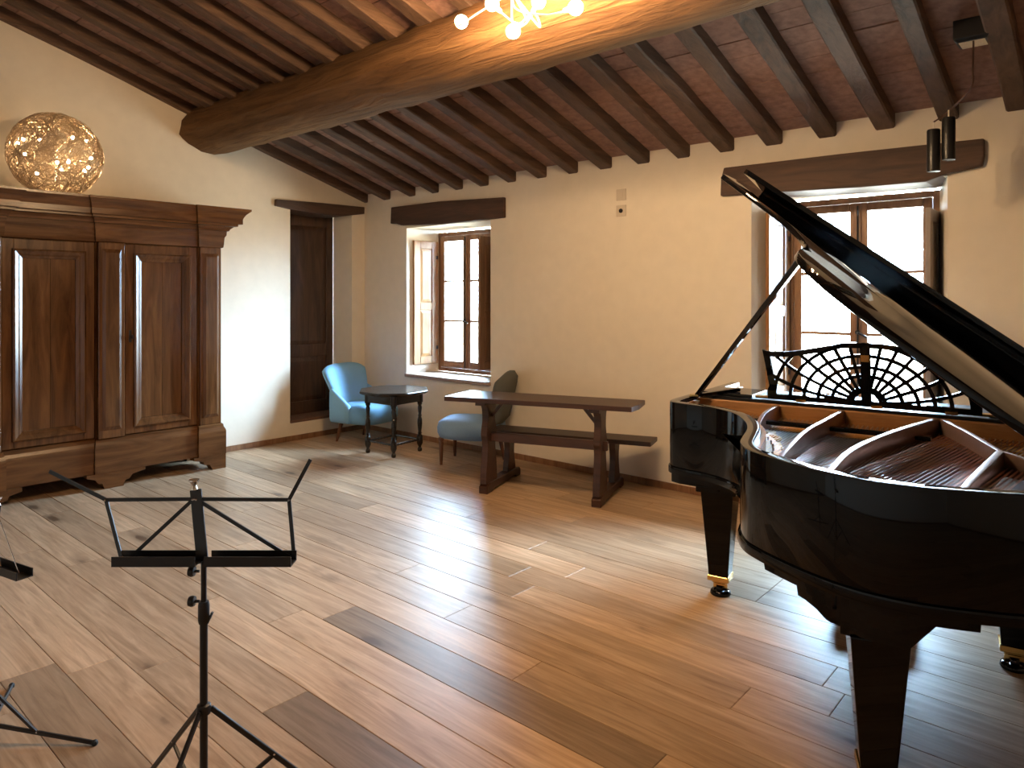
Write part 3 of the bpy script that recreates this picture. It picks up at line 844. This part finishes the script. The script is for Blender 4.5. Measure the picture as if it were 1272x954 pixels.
# ================================================================== GRAND PIANO
PR = 0.09
pn = thing('grand_piano', 'black lacquered grand piano with raised lid', 'piano', (6.571, -0.584, 0), PR)
def PL(u, l, z): return Vector((-u, -l, z))
ZB, ZR = 0.63, 1.0
ZK = 0.565
WP = 1.735
curve = [(WP, .90), (1.725, 1.00), (1.69, 1.055), (1.60, 1.085), (1.50, 1.10), (1.39, 1.15), (1.295, 1.235), (1.20, 1.40), (1.14, 1.56), (1.10, 1.74), (1.07, 1.86), (1.02, 1.955), (.95, 2.02), (.85, 2.085), (.76, 2.135), (.66, 2.175), (.56, 2.192), (.44, 2.185), (.30, 2.145), (.16, 2.085), (.06, 2.02), (.01, 1.93), (0, 1.82)]
rim_o = [(WP, .02), (WP, .40)] + smooth_path(curve, 5) + [(0, .9), (0, .40), (0, .02)]
def offset(pl, d):
    out = []
    for i, p in enumerate(pl):
        a = pl[max(0, i - 1)]; b = pl[min(len(pl) - 1, i + 1)]
        t = Vector((b[0] - a[0], b[1] - a[1])).normalized()
        out.append((p[0] - t.y * d, p[1] + t.x * d))
    return out
# direction: treble cheek -> tail -> bass; inner side is to the right of travel
def ribbon(mx, outer, inner, z0, z1):
    n = len(outer); rings = []
    for (a, b) in zip(outer, inner):
        rings.append([PL(a[0], a[1], z0), PL(a[0], a[1], z1), PL(b[0], b[1], z1), PL(b[0], b[1], z0)])
    return mx.loft(rings)
def area(pl):
    return sum(pl[i][0] * pl[(i + 1) % len(pl)][1] - pl[(i + 1) % len(pl)][0] * pl[i][1] for i in range(len(pl))) / 2
SG = 1 if area(rim_o) > 0 else -1
inn = lambda d: offset(rim_o, SG * d)
m = MB(); ribbon(m, rim_o, inn(.052), ZB + .035, ZR)
rim = m.build('rim', 'piano', pn, smooth=True, bevel=0.004, seg=2, angle=.7)
m = MB(); ribbon(m, inn(-.008), inn(.05), ZB, ZB + .037); m.build('rim_lip', 'piano', rim, smooth=True, bevel=0.006, seg=2, angle=.7)
m = MB(); ribbon(m, inn(.053), inn(.075), .80, ZR - .022); m.build('inner_rim', 'piano_in', pn, smooth=True, angle=.7)
# bottom frame beams and keybed
m = MB(); m.prism([p for p in inn(.05)], lambda u, l: PL(u, l, ZB + .012), lambda u, l: PL(u, l, ZB + .028)); m.build('bottom_board', 'piano', pn)
m = MB(); m.prism([(-.012, -.05), (WP + .014, -.05), (WP + .014, .93), (WP - .01, .985), (WP - .06, 1.005), (.06, 1.005), (-.012, .95)], lambda u, l: PL(u, l, ZK), lambda u, l: PL(u, l, ZB + .010)); kb = m.build('keybed', 'piano', pn, bevel=0.006)
m = MB(); m.prism([(-.004, -.04), (WP + .006, -.04), (WP + .006, .93), (WP - .015, .975), (.05, .995), (-.004, .95)], lambda u, l: PL(u, l, ZB + .008), lambda u, l: PL(u, l, ZB + .026)); m.build('keybed_moulding', 'piano', kb, bevel=0.005)
# key cheeks, keyslip, fallboard, stretcher, music shelf
for u0, u1 in ((WP - .13, WP - .055), (.055, .13)):
    m = MB(); m.box((-u1, -.30, ZB + .02), (-u0, 0.02, .78)); m.build('key_block', 'piano', pn, bevel=0.006)
m = MB(); m.box((-WP + .13, -.0, ZB + .02), (-.13, .02, .70)); m.build('keyslip', 'piano', pn, bevel=0.004)
nk = 52
m = MB(); kw = (WP - .26) / nk
for k in range(nk): m.box((-WP + .13 + k * kw + .0006, -.16, .705), (-WP + .13 + (k + 1) * kw - .0006, -.002, .73))
tag(m.build('white_keys', 'lampwhite', pn), kind='stuff')
m = MB()
for k in range(nk - 1):
    if k % 7 in (1, 4): continue
    xk = -WP + .13 + (k + 1) * kw; m.box((xk - .006, -.16, .73), (xk + .006, -.06, .742))
tag(m.build('black_keys', 'piano', pn), kind='stuff')
m = MB(); m.prism([(-.20, .70), (-.165, .72), (-.20, .90), (-.24, .955), (-.29, .965), (-.29, .70)], lambda y, z: (-WP + .056, y, z), lambda y, z: (-.056, y, z)); m.build('fallboard', 'piano', pn, bevel=0.004)
LST = 0.72      # line where the open action ends and strings begin
m = MB(); m.box((-WP + .055, -LST - .02, .80), (-.055, -LST + .035, .985)); m.build('stretcher', 'stretcher', pn, bevel=0.003, seg=1)
shelf = MB(); shelf.box((-WP + .055, -LST + .01, .985), (-.055, -.30, 1.002)); shelf.build('music_shelf', 'satin', pn, bevel=0.003)
for u0, u1 in ((WP - .06, WP - .34), (.34, .06)):
    m = MB(); m.box((-u0, -.68, 1.004), (-u1, -.42, 1.018)); m.build('shelf_block', 'piano', pn, bevel=0.003)
# music desk: two hinged leaves of fan fretwork in a waved frame
DU, DL, DZ = .833, .695, 1.012
TILT = math.radians(9)
desk = thing('music_desk'); desk.parent = pn
desk.location = PL(DU, DL, DZ); desk.rotation_euler = (TILT, 0, 0)
HW = 0.485
def dpt(x, z, y=0.0): return Vector((x, y, z))
topc = smooth_path([(-HW - .005, .262), (-HW + .05, .252), (-HW + .16, .262), (-HW + .30, .290), (-.10, .312), (0, .316)], 5)
left = smooth_path([(-HW + .012, 0.0), (-HW + .012, .045), (-HW + .022, .07), (-HW + .018, .10), (-HW + .006, .19), (-HW - .005, .262)], 4)
out_l = left + topc[1:]
inn_l = [(x + .032 if i < len(left) else x, z - (.026 if i >= len(left) - 1 else 0)) for i, (x, z) in enumerate(out_l)]
def desk_half(sx):
    leaf = MB()
    rings = []
    for (a, b) in zip(out_l, inn_l):
        rings.append([dpt(sx * a[0], a[1], -.007), dpt(sx * a[0], a[1], .007), dpt(sx * b[0], b[1], .007), dpt(sx * b[0], b[1], -.007)])
    leaf.loft(rings)
    xa, xb = sorted((sx * (HW - .012) * 1.0, 0.0))
    leaf.box((xa, -.007, 0.0), (xb, .007, .026))
    xa, xb = sorted((sx * .0015, sx * .022)); leaf.box((xa, -.007, 0), (xb, .007, .305))
    # radial bars and rings around the foot of the middle post
    def inside(x, z):
        x = -abs(x)
        if z > .295 or x > -.01: return False
        zt_ = None
        for (p, q) in zip(topc[:-1], topc[1:]):
            if p[0] <= x <= q[0]: zt_ = p[1] + (q[1] - p[1]) * (x - p[0]) / max(1e-6, q[0] - p[0])
        if zt_ is None: return False
        return z < zt_ - .012 and x > -HW + .025 and z > 0.01
    def run(f, n, w):
        prev = None; seg = []
        for i in range(n + 1):
            p = f(i / n)
            if inside(*p): seg.append(p)
            else:
                if len(seg) > 1: emit_seg(seg, w)
                seg = []
        if len(seg) > 1: emit_seg(seg, w)
    def emit_seg(seg, w):
        rings = []
        for i, p in enumerate(seg):
            a = seg[max(0, i - 1)]; b = seg[min(len(seg) - 1, i + 1)]
            t = Vector((b[0] - a[0], 0, b[1] - a[1]))
            if t.length < 1e-7: continue
            t.normalize(); n_ = Vector((-t.z, 0, t.x)) * w / 2
            c = Vector((p[0], 0, p[1])); d = Vector((0, .005, 0))
            rings.append([c - n_ - d, c + n_ - d, c + n_ + d, c - n_ + d])
        if len(rings) > 1: leaf.loft(rings)
    cz = 0.012
    for k in range(6):
        th = math.radians(6 + 84 * k / 6)
        bend = 0.34 * (1 - k / 6)
        run(lambda t: (-sx * -1 * -1 * (0.05 + .62 * t) * math.cos(th + bend * t * t) if False else sx * (0.055 + .62 * t) * math.cos(th + bend * t * t), cz + (0.055 + .62 * t) * math.sin(th + bend * t * t)), 40, .0165)
    for r in (.075, .14, .20, .26, .32, .39):
        run(lambda t: (sx * r * 1.12 * math.cos(t * PI / 2), cz + r * math.sin(t * PI / 2) * (1 if r < .2 else .92)), 36, .0175)
    return leaf
for sx in (-1, 1):
    lf = desk_half(sx); lf.build('desk_leaf', 'piano', desk)
m = MB(); m.box((-.021, -.012, 0.0), (.021, -.006, .312)); m.build('desk_post', 'piano', desk)
m = MB(); m.box((-.018, -.016, .225), (.018, -.008, .258)); m.build('desk_clasp', 'brass', desk)
for x in (-.33, .02, .33):
    m = MB(); m.box((x, -.018, -.004), (x + .05, .004, .010)); m.build('desk_hinge', 'brass', desk)
m = MB(); m.box((-HW - .06, .012, -.008), (HW + .06, .030, .004)); m.build('desk_rail', 'brass', desk)

# cast plate, soundboard, strings
plate_out = [p for p in inn(.076) if p[1] > LST + .02]
plate_out = [(WP - .10, LST + .022)] + [p for p in plate_out if True] + [(.10, LST + .022)]
m = MB(); m.prism(plate_out, lambda u, l: PL(u, l, .835), lambda u, l: PL(u, l, .850)); m.build('soundboard', 'soundboard', pn)
# plate border following the rim
po = inn(.072); pi_ = inn(.135)
sel = [i for i, p in enumerate(rim_o) if p[1] > LST + .05]
m = MB(); ribbon(m, [po[i] for i in sel], [pi_[i] for i in sel], .880, .912); m.build('plate_rim', 'plate', pn, smooth=True, angle=.6)
m = MB(); m.box((-WP + .08, -LST - .20, .888), (-.08, -LST - .022, .905)); m.build('pin_field', 'plate', pn, bevel=0.003)
# perforated treble web of the plate, with its round holes
m = MB(); m.prism([(1.52, .93), (1.20, .93), (1.13, 1.25), (1.07, 1.55), (1.02, 1.85), (.93, 1.95), (.80, 1.98), (.98, 1.50), (1.10, 1.22), (1.22, 1.14), (1.40, 1.06)], lambda u, l: PL(u, l, .872), lambda u, l: PL(u, l, .886)); m.build('plate_web', 'plate', pn)
for (u, l, r) in ((1.27, 1.03, .055), (1.165, 1.17, .05), (1.10, 1.37, .045), (1.05, 1.58, .05), (.985, 1.78, .055)):
    m = MB(); pts = [PL(u + r * math.cos(t), l + r * .9 * math.sin(t), .893) for t in [i * PI / 10 for i in range(20)]]
    m.tube(pts, .009, 6, closed=True); m.build('plate_ring', 'plate', pn, smooth=True)
    m = MB(); m.lathe([(r * .92, .8862), (r * .92, .8882)], 20, (-u, -l, 0)); m.build('plate_opening', 'felt', pn)
# plate bars
def plate_bar(pts, w=.030, z0=.895, name='plate_bar'):
    P = smooth_path(pts, 6); mm = MB(); rings = []
    for i, (u, l, zt_) in enumerate(P):
        a = P[max(0, i - 1)]; b = P[min(len(P) - 1, i + 1)]
        t = Vector((b[0] - a[0], b[1] - a[1])).normalized(); n_ = Vector((-t.y, t.x)) * w / 2
        rings.append([PL(u - n_.x, l - n_.y, z0), PL(u + n_.x, l + n_.y, z0), PL(u + n_.x * .7, l + n_.y * .7, zt_), PL(u - n_.x * .7, l - n_.y * .7, zt_)])
    mm.loft(rings); return mm.build(name, 'bar', pn, smooth=True, bevel=0.004, seg=2, angle=.6)
plate_bar([(1.245, LST + .02, .985), (1.24, .95, .982), (1.225, 1.10, .965), (1.20, 1.22, .935), (1.15, 1.32, .915)])
plate_bar([(.935, LST + .02, .99), (.945, 1.0, .985), (.965, 1.32, .975), (.960, 1.60, .955), (.96, 1.80, .925), (.97, 1.90, .912)])
plate_bar([(.53, LST + .02, .99), (.60, 1.0, .99), (.68, 1.33, .985), (.735, 1.62, .97), (.755, 1.85, .94), (.765, 2.02, .914)], .034)
plate_bar([(.51, LST + .03, .99), (.40, 1.02, .988), (.275, 1.38, .985)], .030)
plate_bar([(.275, 1.37, .985), (.31, 1.62, .975), (.35, 1.85, .95), (.375, 2.03, .918)], .034)
plate_bar([(.275, 1.37, .985), (.20, 1.42, .975), (.10, 1.50, .95)], .028)
# strings: three fans, straight steel in the treble, copper wound in the bass
m = MB()
def sstring(mx, u0, l0, u1, l1, z, r): mx.tube([PL(u0, l0, z), PL(u1, l1, z + .004)], r, 4, caps=False)
for k in range(46):
    t = k / 45
    u0 = 1.60 - (1.60 - .98) * t; ln = .12 + .80 * t ** 1.5
    sstring(m, u0, LST + .06, u0 - .02 * t, min(LST + .10 + ln, 1.86), .914, .0011)
for k in range(34):
    t = k / 33
    u0 = .92 - .36 * t
    sstring(m, u0, LST + .06, u0 + .10 - .03 * t, 1.52 + .40 * t, .914, .0013)
tag(m.build('steel_strings', 'string', pn), kind='stuff')
m = MB()
for k in range(26):
    t = k / 25
    u0 = .50 - .42 * t; u1 = .73 - .45 * t
    sstring(m, u0, LST + .06, u1, 2.04 - .10 * abs(t - .2), .924, .0040)
tag(m.build('bass_strings', 'copper', pn), kind='stuff')
# tuning pins and hitch pins
m = MB()
for row in range(3):
    for k in range(70):
        u = WP - .14 - (WP - .28) * k / 69
        m.lathe([(.0032, 0), (.0032, .022)], 5, (-u, -(LST + .05 + row * .028), .905))
for i in sel[::2]:
    a, b = po[i], pi_[i]
    m.lathe([(.0045, 0), (.0045, .016)], 5, (-(a[0] + b[0]) / 2, -(a[1] + b[1]) / 2, .912))
tag(m.build('pins', 'string', pn), kind='stuff')
m = MB(); m.box((-WP + .20, -LST - .30, .928), (-.53, -LST - .255, .945)); m.build('damper_rail', 'piano', pn, bevel=0.003)
m = MB(); m.prism([(.70, 1.60), (.66, 1.62), (.36, 1.93), (.39, 1.96)], lambda u, l: PL(u, l, .850), lambda u, l: PL(u, l, .905)); m.build('bridge', 'stretcher', pn)

# legs with brass ferrules and casters
def pleg(u, l, wt, wb, ztop, rot, plate=True):
    lg = thing('leg'); lg.parent = pn; lg.location = PL(u, l, 0); lg.rotation_euler = (0, 0, rot)
    sq = lambda w, z: [Vector(p) for p in ((-w / 2, -w / 2, z), (w / 2, -w / 2, z), (w / 2, w / 2, z), (-w / 2, w / 2, z))]
    m = MB(); m.loft([sq(wb, .098), sq(wt, ztop)]); m.build('leg_post', 'piano', lg, bevel=0.006)
    m = MB(); m.loft([sq(wb * .45, .050), sq(wb * .48, .062), sq(wb * .70, .066), sq(wb * .74, .078), sq(wb * 1.12, .080), sq(wb * 1.10, .106)]); m.build('ferrule', 'brass', lg, bevel=0.002, seg=1)
    m = MB(); wheel = Matrix.Translation((0, 0, .030)) @ Matrix.Rotation(PI / 2, 4, 'Y')
    m.lathe([(.012, -.018), (.026, -.016), (.030, -.010), (.030, .010), (.026, .016), (.012, .018)], 18, mat=wheel); m.build('caster', 'piano', lg, smooth=True)
    m = MB(); m.lathe([(.050, 0), (.053, .006), (.050, .018), (.043, .024), (.034, .024), (.030, .016)], 24); m.build('caster_cup', 'piano', lg, smooth=True, angle=.8)
    m = MB(); m.bar((-.026, 0, .03), (-.026, 0, .058), .006, .02); m.bar((.026, 0, .03), (.026, 0, .058), .006, .02); m.box((-.03, -.012, .050), (.03, .012, .060)); m.build('caster_fork', 'brass', lg)
    if plate:
        m = MB(); m.box((-wt * .62, -wt * .62, ztop - .004), (wt * .62, wt * .62, ZK + .01)); m.build('leg_plate', 'piano', lg, bevel=0.006)
pleg(1.49, .90, .165, .098, .545, 0.10)
pleg(.24, .90, .165, .098, .545, 0.10)
pleg(.572, 2.085, .165, .100, .520, 0.30, False)
# shaped apron under the tail rim, stepping down to the tail leg
AB = [(.99, ZB + .004), (.935, ZB + .004), (.93, .603), (.805, .603), (.80, .573), (.775, .570), (.735, .556), (.705, .536), (.69, .533), (.66, .533), (.655, .520), (.475, .520), (.47, .523), (.405, .602), (.30, .602), (.298, ZB + .004), (.25, ZB + .004)]
def apz(u):
    for (u0, z0), (u1, z1) in zip(AB[:-1], AB[1:]):
        if u1 <= u <= u0: return z0 + (z1 - z0) * (u0 - u) / max(1e-6, u0 - u1)
    return ZB + .004
def tail_l(u):
    best = None
    for p, q in zip(rim_o[:-1], rim_o[1:]):
        if min(p[0], q[0]) - 1e-9 <= u <= max(p[0], q[0]) + 1e-9 and p[1] > 1.8:
            t = 0 if abs(q[0] - p[0]) < 1e-9 else (u - p[0]) / (q[0] - p[0]); best = p[1] + (q[1] - p[1]) * t
    return best or 2.0
us = sorted(set([p[0] for p in AB[1:-1]] + [.93 - k * .02 for k in range(32)]), reverse=True)
m = MB(); rings = []
for u in us:
    l = tail_l(u) - .012; z = min(apz(u), ZB + .002)
    rings.append([PL(u, l, z), PL(u, l, ZB + .012), PL(u, l - .15, ZB + .012), PL(u, l - .15, z)])
m.loft(rings); ap = m.build('tail_apron', 'piano', pn)
m = MB(); m.box((-.66, -2.17, .512), (-.485, -2.00, ZB + .01)); m.build('leg_block', 'piano', ap, bevel=0.004)
# pedal lyre
m = MB()
for x in (-.10, .10): m.tube([(-.80 + x, -.78, ZB), (-.80 + x * 1.3, -.76, .42), (-.80 + x, -.74, .16)], .014, 8)
m.box((-.98, -.80, .10), (-.62, -.68, .17))
ly = m.build('pedal_lyre', 'piano', pn, smooth=True, angle=.7)
for x in (-.07, 0, .07):
    m = MB(); m.bar((-.80 + x, -.70, .125), (-.80 + x, -.56, .055), .024, .008); m.build('pedal', 'brass', ly)

# lid: hinged along the bass side
LA = 0.645
LU0, LZ0 = 0.0, 1.045
def LD(s, l, d=0.0): return Vector((-(LU0 + s * math.cos(LA) - d * math.sin(LA)), -l, LZ0 + s * math.sin(LA) + d * math.cos(LA)))
lcurve = smooth_path([(1.80, .435), (1.84, .70), (1.87, .86), (1.84, .93), (1.72, .99), (1.55, 1.07), (1.40, 1.16), (1.28, 1.30), (1.19, 1.46), (1.13, 1.64), (1.095, 1.82), (1.06, 1.97), (.99, 2.10), (.89, 2.20), (.77, 2.26), (.62, 2.30), (.46, 2.32), (.30, 2.33), (.15, 2.30), (.03, 2.23), (0, 2.10)], 5)
lout = lcurve + [(0, .435)]
m = MB(); m.prism(lout, lambda s, l: LD(s, l, 0.0), lambda s, l: LD(s, l, .026)); lid = m.build('lid', 'piano', pn, bevel=0.005, seg=2, smooth=True, angle=.6)
def flap_d(l): return .0265 + .054 * (l - .435) / .415
m = MB(); m.prism([(1.79, .435), (1.80, .84), (1.78, .85), (.02, .85), (.0, .435)], lambda s, l: LD(s, l, flap_d(l)), lambda s, l: LD(s, l, flap_d(l) + .026)); m.build('front_flap', 'piano', lid, bevel=0.004)
m = MB(); m.prism([(0.0, .424), (1.79, .424), (1.79, .438), (0.0, .438)], lambda s, l: LD(s, l, .010), lambda s, l: LD(s, l, .046)); m.build('flap_hinge', 'piano', lid)  # hinge bar run full length as filler, shutting out window light
m = MB(); m.tube([PL(-.004, .5, LZ0 - .005), PL(-.004, 2.0, LZ0 - .005)], .008, 8); m.build('hinge', 'brass', pn)
# prop stick from the treble rim to the underside of the lid
pa = PL(1.665, .77, 1.008); pb = LD(1.10, 1.70, -.004)
m = MB(); m.bar(pa, pb, .022, .030, (0, 1, 0)); m.build('lid_prop', 'piano', pn, bevel=0.003)
m = MB(); m.bar(PL(1.65, .80, 1.010), PL(1.50, .58, 1.030), .030, .018); m.build('short_prop', 'piano', pn, bevel=0.003)
m = MB(); m.box((-1.70, -.80, 1.0), (-1.64, -.74, 1.012)); m.build('prop_plate', 'brass', pn)

# ================================================================== MUSIC STANDS
def tri_stand(name, label, loc, rz, hub=.42, desk_z=.83, legs=(20, 140, 260), R=.43, low=False):
    st = thing(name, label, 'music stand', loc, rz, 'folding music stands')
    m = MB(); m.tube([(0, 0, .03 if low else .10), (0, 0, desk_z - .13)], .0105, 12); m.build('pole', 'blackmetal', st, smooth=True)
    m = MB(); m.tube([(0, 0, desk_z - .19), (0, 0, desk_z - .01)], .0075, 12); m.build('inner_pole', 'blackmetal', st, smooth=True)
    m = MB(); m.lathe([(.013, 0), (.015, .01), (.015, .05), (.013, .06)], 14, (0, 0, desk_z - .175)); cl = m.build('clamp', 'blackmetal', st, smooth=True, angle=.6)
    for z, xs in ((desk_z - .115, -1), (desk_z - .033, -1)):
        m = MB(); mt = Matrix.Translation((xs * .012, 0, z)) @ Matrix.Rotation(-PI / 2, 4, 'Y')
        m.lathe([(.004, 0), (.004, .012), (.013, .013), (.015, .02), (.013, .028), (.008, .03)], 14, mat=mt); m.build('knob', 'blackmetal', cl, smooth=True, angle=.6)
    m = MB(); m.bar((.010, 0, desk_z - .175), (.024, 0, desk_z - .145), .006, .006); m.build('lever', 'blackmetal', cl)
    m = MB(); m.lathe([(.012, -.015), (.018, -.012), (.020, 0), (.018, .012), (.012, .015)], 14, (0, 0, hub)); m.build('hub', 'blackmetal', st, smooth=True, angle=.6)
    m = MB(); m.lathe([(.011, -.012), (.016, -.010), (.016, .010), (.011, .012)], 14, (0, 0, .055 if low else .14)); m.build('collar', 'blackmetal', st, smooth=True, angle=.6)
    for a in legs:
        t = math.radians(a); d = Vector((math.cos(t), math.sin(t), 0))
        p0 = d * .018 + Vector((0, 0, hub)); p1 = d * R + Vector((0, 0, .008)); pm = p0 + (p1 - p0) * .40; e0 = d * .014 + Vector((0, 0, .14))
        if low:
            p0, e0 = d * .016 + Vector((0, 0, .055)), d * .018 + Vector((0, 0, hub)); pm = p0 + (p1 - p0) * .42
        m = MB(); m.bar(p0, p1, .010, .014); lg = m.build('leg', 'blackmetal', st, bevel=.002, seg=1)
        m = MB(); m.bar(pm, e0, .007, .010); m.build('strut', 'blackmetal', lg)
        m = MB(); m.sphere(p1, .011, 8, 6); m.build('rubber_foot', 'rubber', lg)
        m = MB(); m.sphere(pm + Vector((0, 0, .002)), .006, 8, 6); m.build('rivet', 'steel', lg)
    # folding desk, leaning slightly backwards
    dz = desk_z - .83
    lean = .22
    def D(x, z, y=0.0): return Vector((x, (z - .83) * lean + y, z + dz))
    m = MB(); m.bar(D(-.002, .82), D(-.040, 1.010), .032, .006, (0, 1, 0)); cs = m.build('centre_bar', 'blackmetal', st, bevel=.001, seg=1)
    m = MB(); m.lathe([(.010, 0), (.009, .004), (.006, .012), (.012, .022), (.014, .024), (.014, .028)], 12, D(-.044, 1.010)); m.build('page_clip', 'steel', cs, smooth=True)
    for xa, xb, nm in ((-.227, -.004, 'ledge'), (.020, .253, 'ledge')):
        m = MB(); m.box((xa, -.045, .826 + dz), (xb, .004, .829 + dz)); m.box((xa, -.047, .826 + dz), (xb, -.044, .853 + dz)); m.box((xa, .002, .826 + dz), (xb, .005, .853 + dz))
        m.build('ledge', 'blackmetal', st)
    if low:      # arms folded away, two thin page wires instead
        for p, q in ((D(-.035, .985), D(.215, .836, -.02)), (D(-.02, .93), D(.10, .836, -.02)), (D(-.045, .985), D(-.20, .836, -.02))):
            m = MB(); m.tube([p, q], .0016, 6); m.build('page_wire', 'steel', st)
        return st
    for p, q in ((D(-.287, .983), D(-.040, .985)), (D(-.040, .985), D(.223, .983)), (D(-.287, .983), D(-.455, 1.058)), (D(.223, .983), D(.276, 1.090)),
                 (D(-.287, .983), D(-.227, .835)), (D(.223, .983), D(.248, .830)), (D(-.044, .984), D(-.195, .840)), (D(-.034, .984), D(.236, .835))):
        m = MB(); m.bar(p, q, .010, .004, (0, 1, 0)); rod = m.build('folding_arm', 'blackmetal', st)
        m = MB(); m.sphere(p + Vector((0, -.004, 0)), .004, 8, 5); m.build('rivet', 'steel', rod)
    return st
VA = math.atan2(RGT.y, RGT.x)
def floor_at(d, lat): return (CAM.x + FWD.x * d + RGT.x * lat, CAM.y + FWD.y * d + RGT.y * lat, 0)
tri_stand('music_stand', 'black folding music stand with empty desk, standing upright on open floor', floor_at(1.94, -.844), VA)
tri_stand('music_stand', 'black folding music stand turned aside, with its side arms folded away', floor_at(2.47, -1.815), VA - 0.50, hub=.165, desk_z=.625, legs=(25, 145, 265), R=.375, low=True)

# ================================================================== CEILING LAMP
LC = Vector((4.50, -2.50, 2.98))
cl = thing('ceiling_lamp', 'ceiling lamp of looping white arms with glowing globe bulbs near the beam', 'lamp', (LC.x, LC.y, 2.98))
zc = zj(LC.y) - 2.98
m = MB(); m.lathe([(.07, zc - .03), (.07, zc - .005), (.05, zc + .02)], 20); m.build('ceiling_rose', 'lampwhite', cl, smooth=True, angle=.6)
m = MB(); m.tube([(0, 0, zc - .02), (0, 0, .06)], .008, 8); m.sphere((0, 0, .06), .03, 12, 8); m.build('stem', 'lampwhite', cl, smooth=True)
def lp(px_, py_, y):
    """a point in front of the beam on plane y given by its direction from the lamp, in lamp space"""
    r = FWD + RGT * ((px_ - 636) / FPX) + Vector((0, 0, (HORIZ - py_) / FPX)); t = (y - CAM.y) / r.y
    return CAM + r * t - Vector((LC.x, LC.y, 2.98))
ends = [(Vector((-.352, .0, .004)), 1), (Vector((-.19, .06, .07)), 2), (Vector((.06, -.06, -.165)), 3), (Vector((.37, .02, -.11)), 4), (Vector((.07, .12, .03)), 5),
        (Vector((.30, -.20, .10)), 6), (Vector((-.12, -.28, .12)), 7), (Vector((.48, .10, .16)), 8)]
for e, k in ends:
    rr = random.Random(k * 11)
    side = Vector((-e.y, e.x, 0)).normalized() if e.length > 0 else Vector((1, 0, 0))
    sgn = 1 if k % 2 else -1
    mid1 = e * .35 + side * .13 * sgn + Vector((0, 0, -.06)); mid2 = e * .75 + side * .10 * sgn + Vector((0, 0, -.07 if k % 3 else .06))
    base = e - (e - mid2).normalized() * .030
    pts = smooth_path([(0, 0, .06), tuple(mid1), tuple(mid2), tuple(base)], 8)
    m = MB(); m.tube(pts, .0045, 8); arm_o = m.build('arm', 'lampwhite', cl, smooth=True)
    dirv = (e - mid2).normalized()
    m = MB(); m.tube([base - dirv * .03, base + dirv * .006], [.010, .013], 10); m.build('bulb_holder', 'lampwhite', arm_o, smooth=True)
    m = MB(); m.sphere(e, .034, 16, 10); m.build('bulb', 'bulb', cl, smooth=True)

# ================================================================== SPOT FITTING ON THE CEILING
sx_, sy_ = 6.155, -0.72
zb_ = zt(sy_)
sp = thing('spot_fitting', 'black ceiling spot box with two black cylinder spots hanging on brown cable', 'spotlight', (sx_, sy_, zb_))
m = MB(); h = .085; w0 = .08
sq = lambda w, z: [Vector(p) for p in ((-w, -w, z), (w, -w, z), (w, w, z), (-w, w, z))]
m.loft([sq(w0 * .80, -h), sq(w0, -h * .8), sq(w0, .03)]); m.build('box', 'blackmetal', sp, bevel=.003, seg=1)
m = MB(); m.loft([sq(w0 * .72, -h - .002), sq(w0 * .74, -h + .002)]); m.build('reflector', 'mirror', sp)
c1p = Vector((6.005, -.50, 2.435)) - Vector((sx_, sy_, zb_)); c2p = Vector((5.935, -.52, 2.375)) - Vector((sx_, sy_, zb_))
hook = Vector((5.985, -.42, 2.66)) - Vector((sx_, sy_, zb_))
for p in (c1p, c2p):
    m = MB(); pts = smooth_path([(0, 0, -h), (-.01, .05, -h - .12), (-.03, .12, -h - .20), tuple(hook * .55 + p * .45 + Vector((.03, 0, .06))), tuple(p + Vector((0, 0, .16)))], 6)
    m.tube(pts, .0045, 6); m.build('cable', 'cable', sp, smooth=True)
    m = MB(); m.tube([p + Vector((0, 0, .16)), p + Vector((0, 0, .118))], .004, 6); m.build('cable_grip', 'lampwhite', sp)
    m = MB(); m.lathe([(.028, -.118), (.033, -.12), (.034, -.11), (.034, .112), (.030, .118)], 18, p); m.build('spot_cylinder', 'blackmetal', sp, smooth=True, angle=.6)
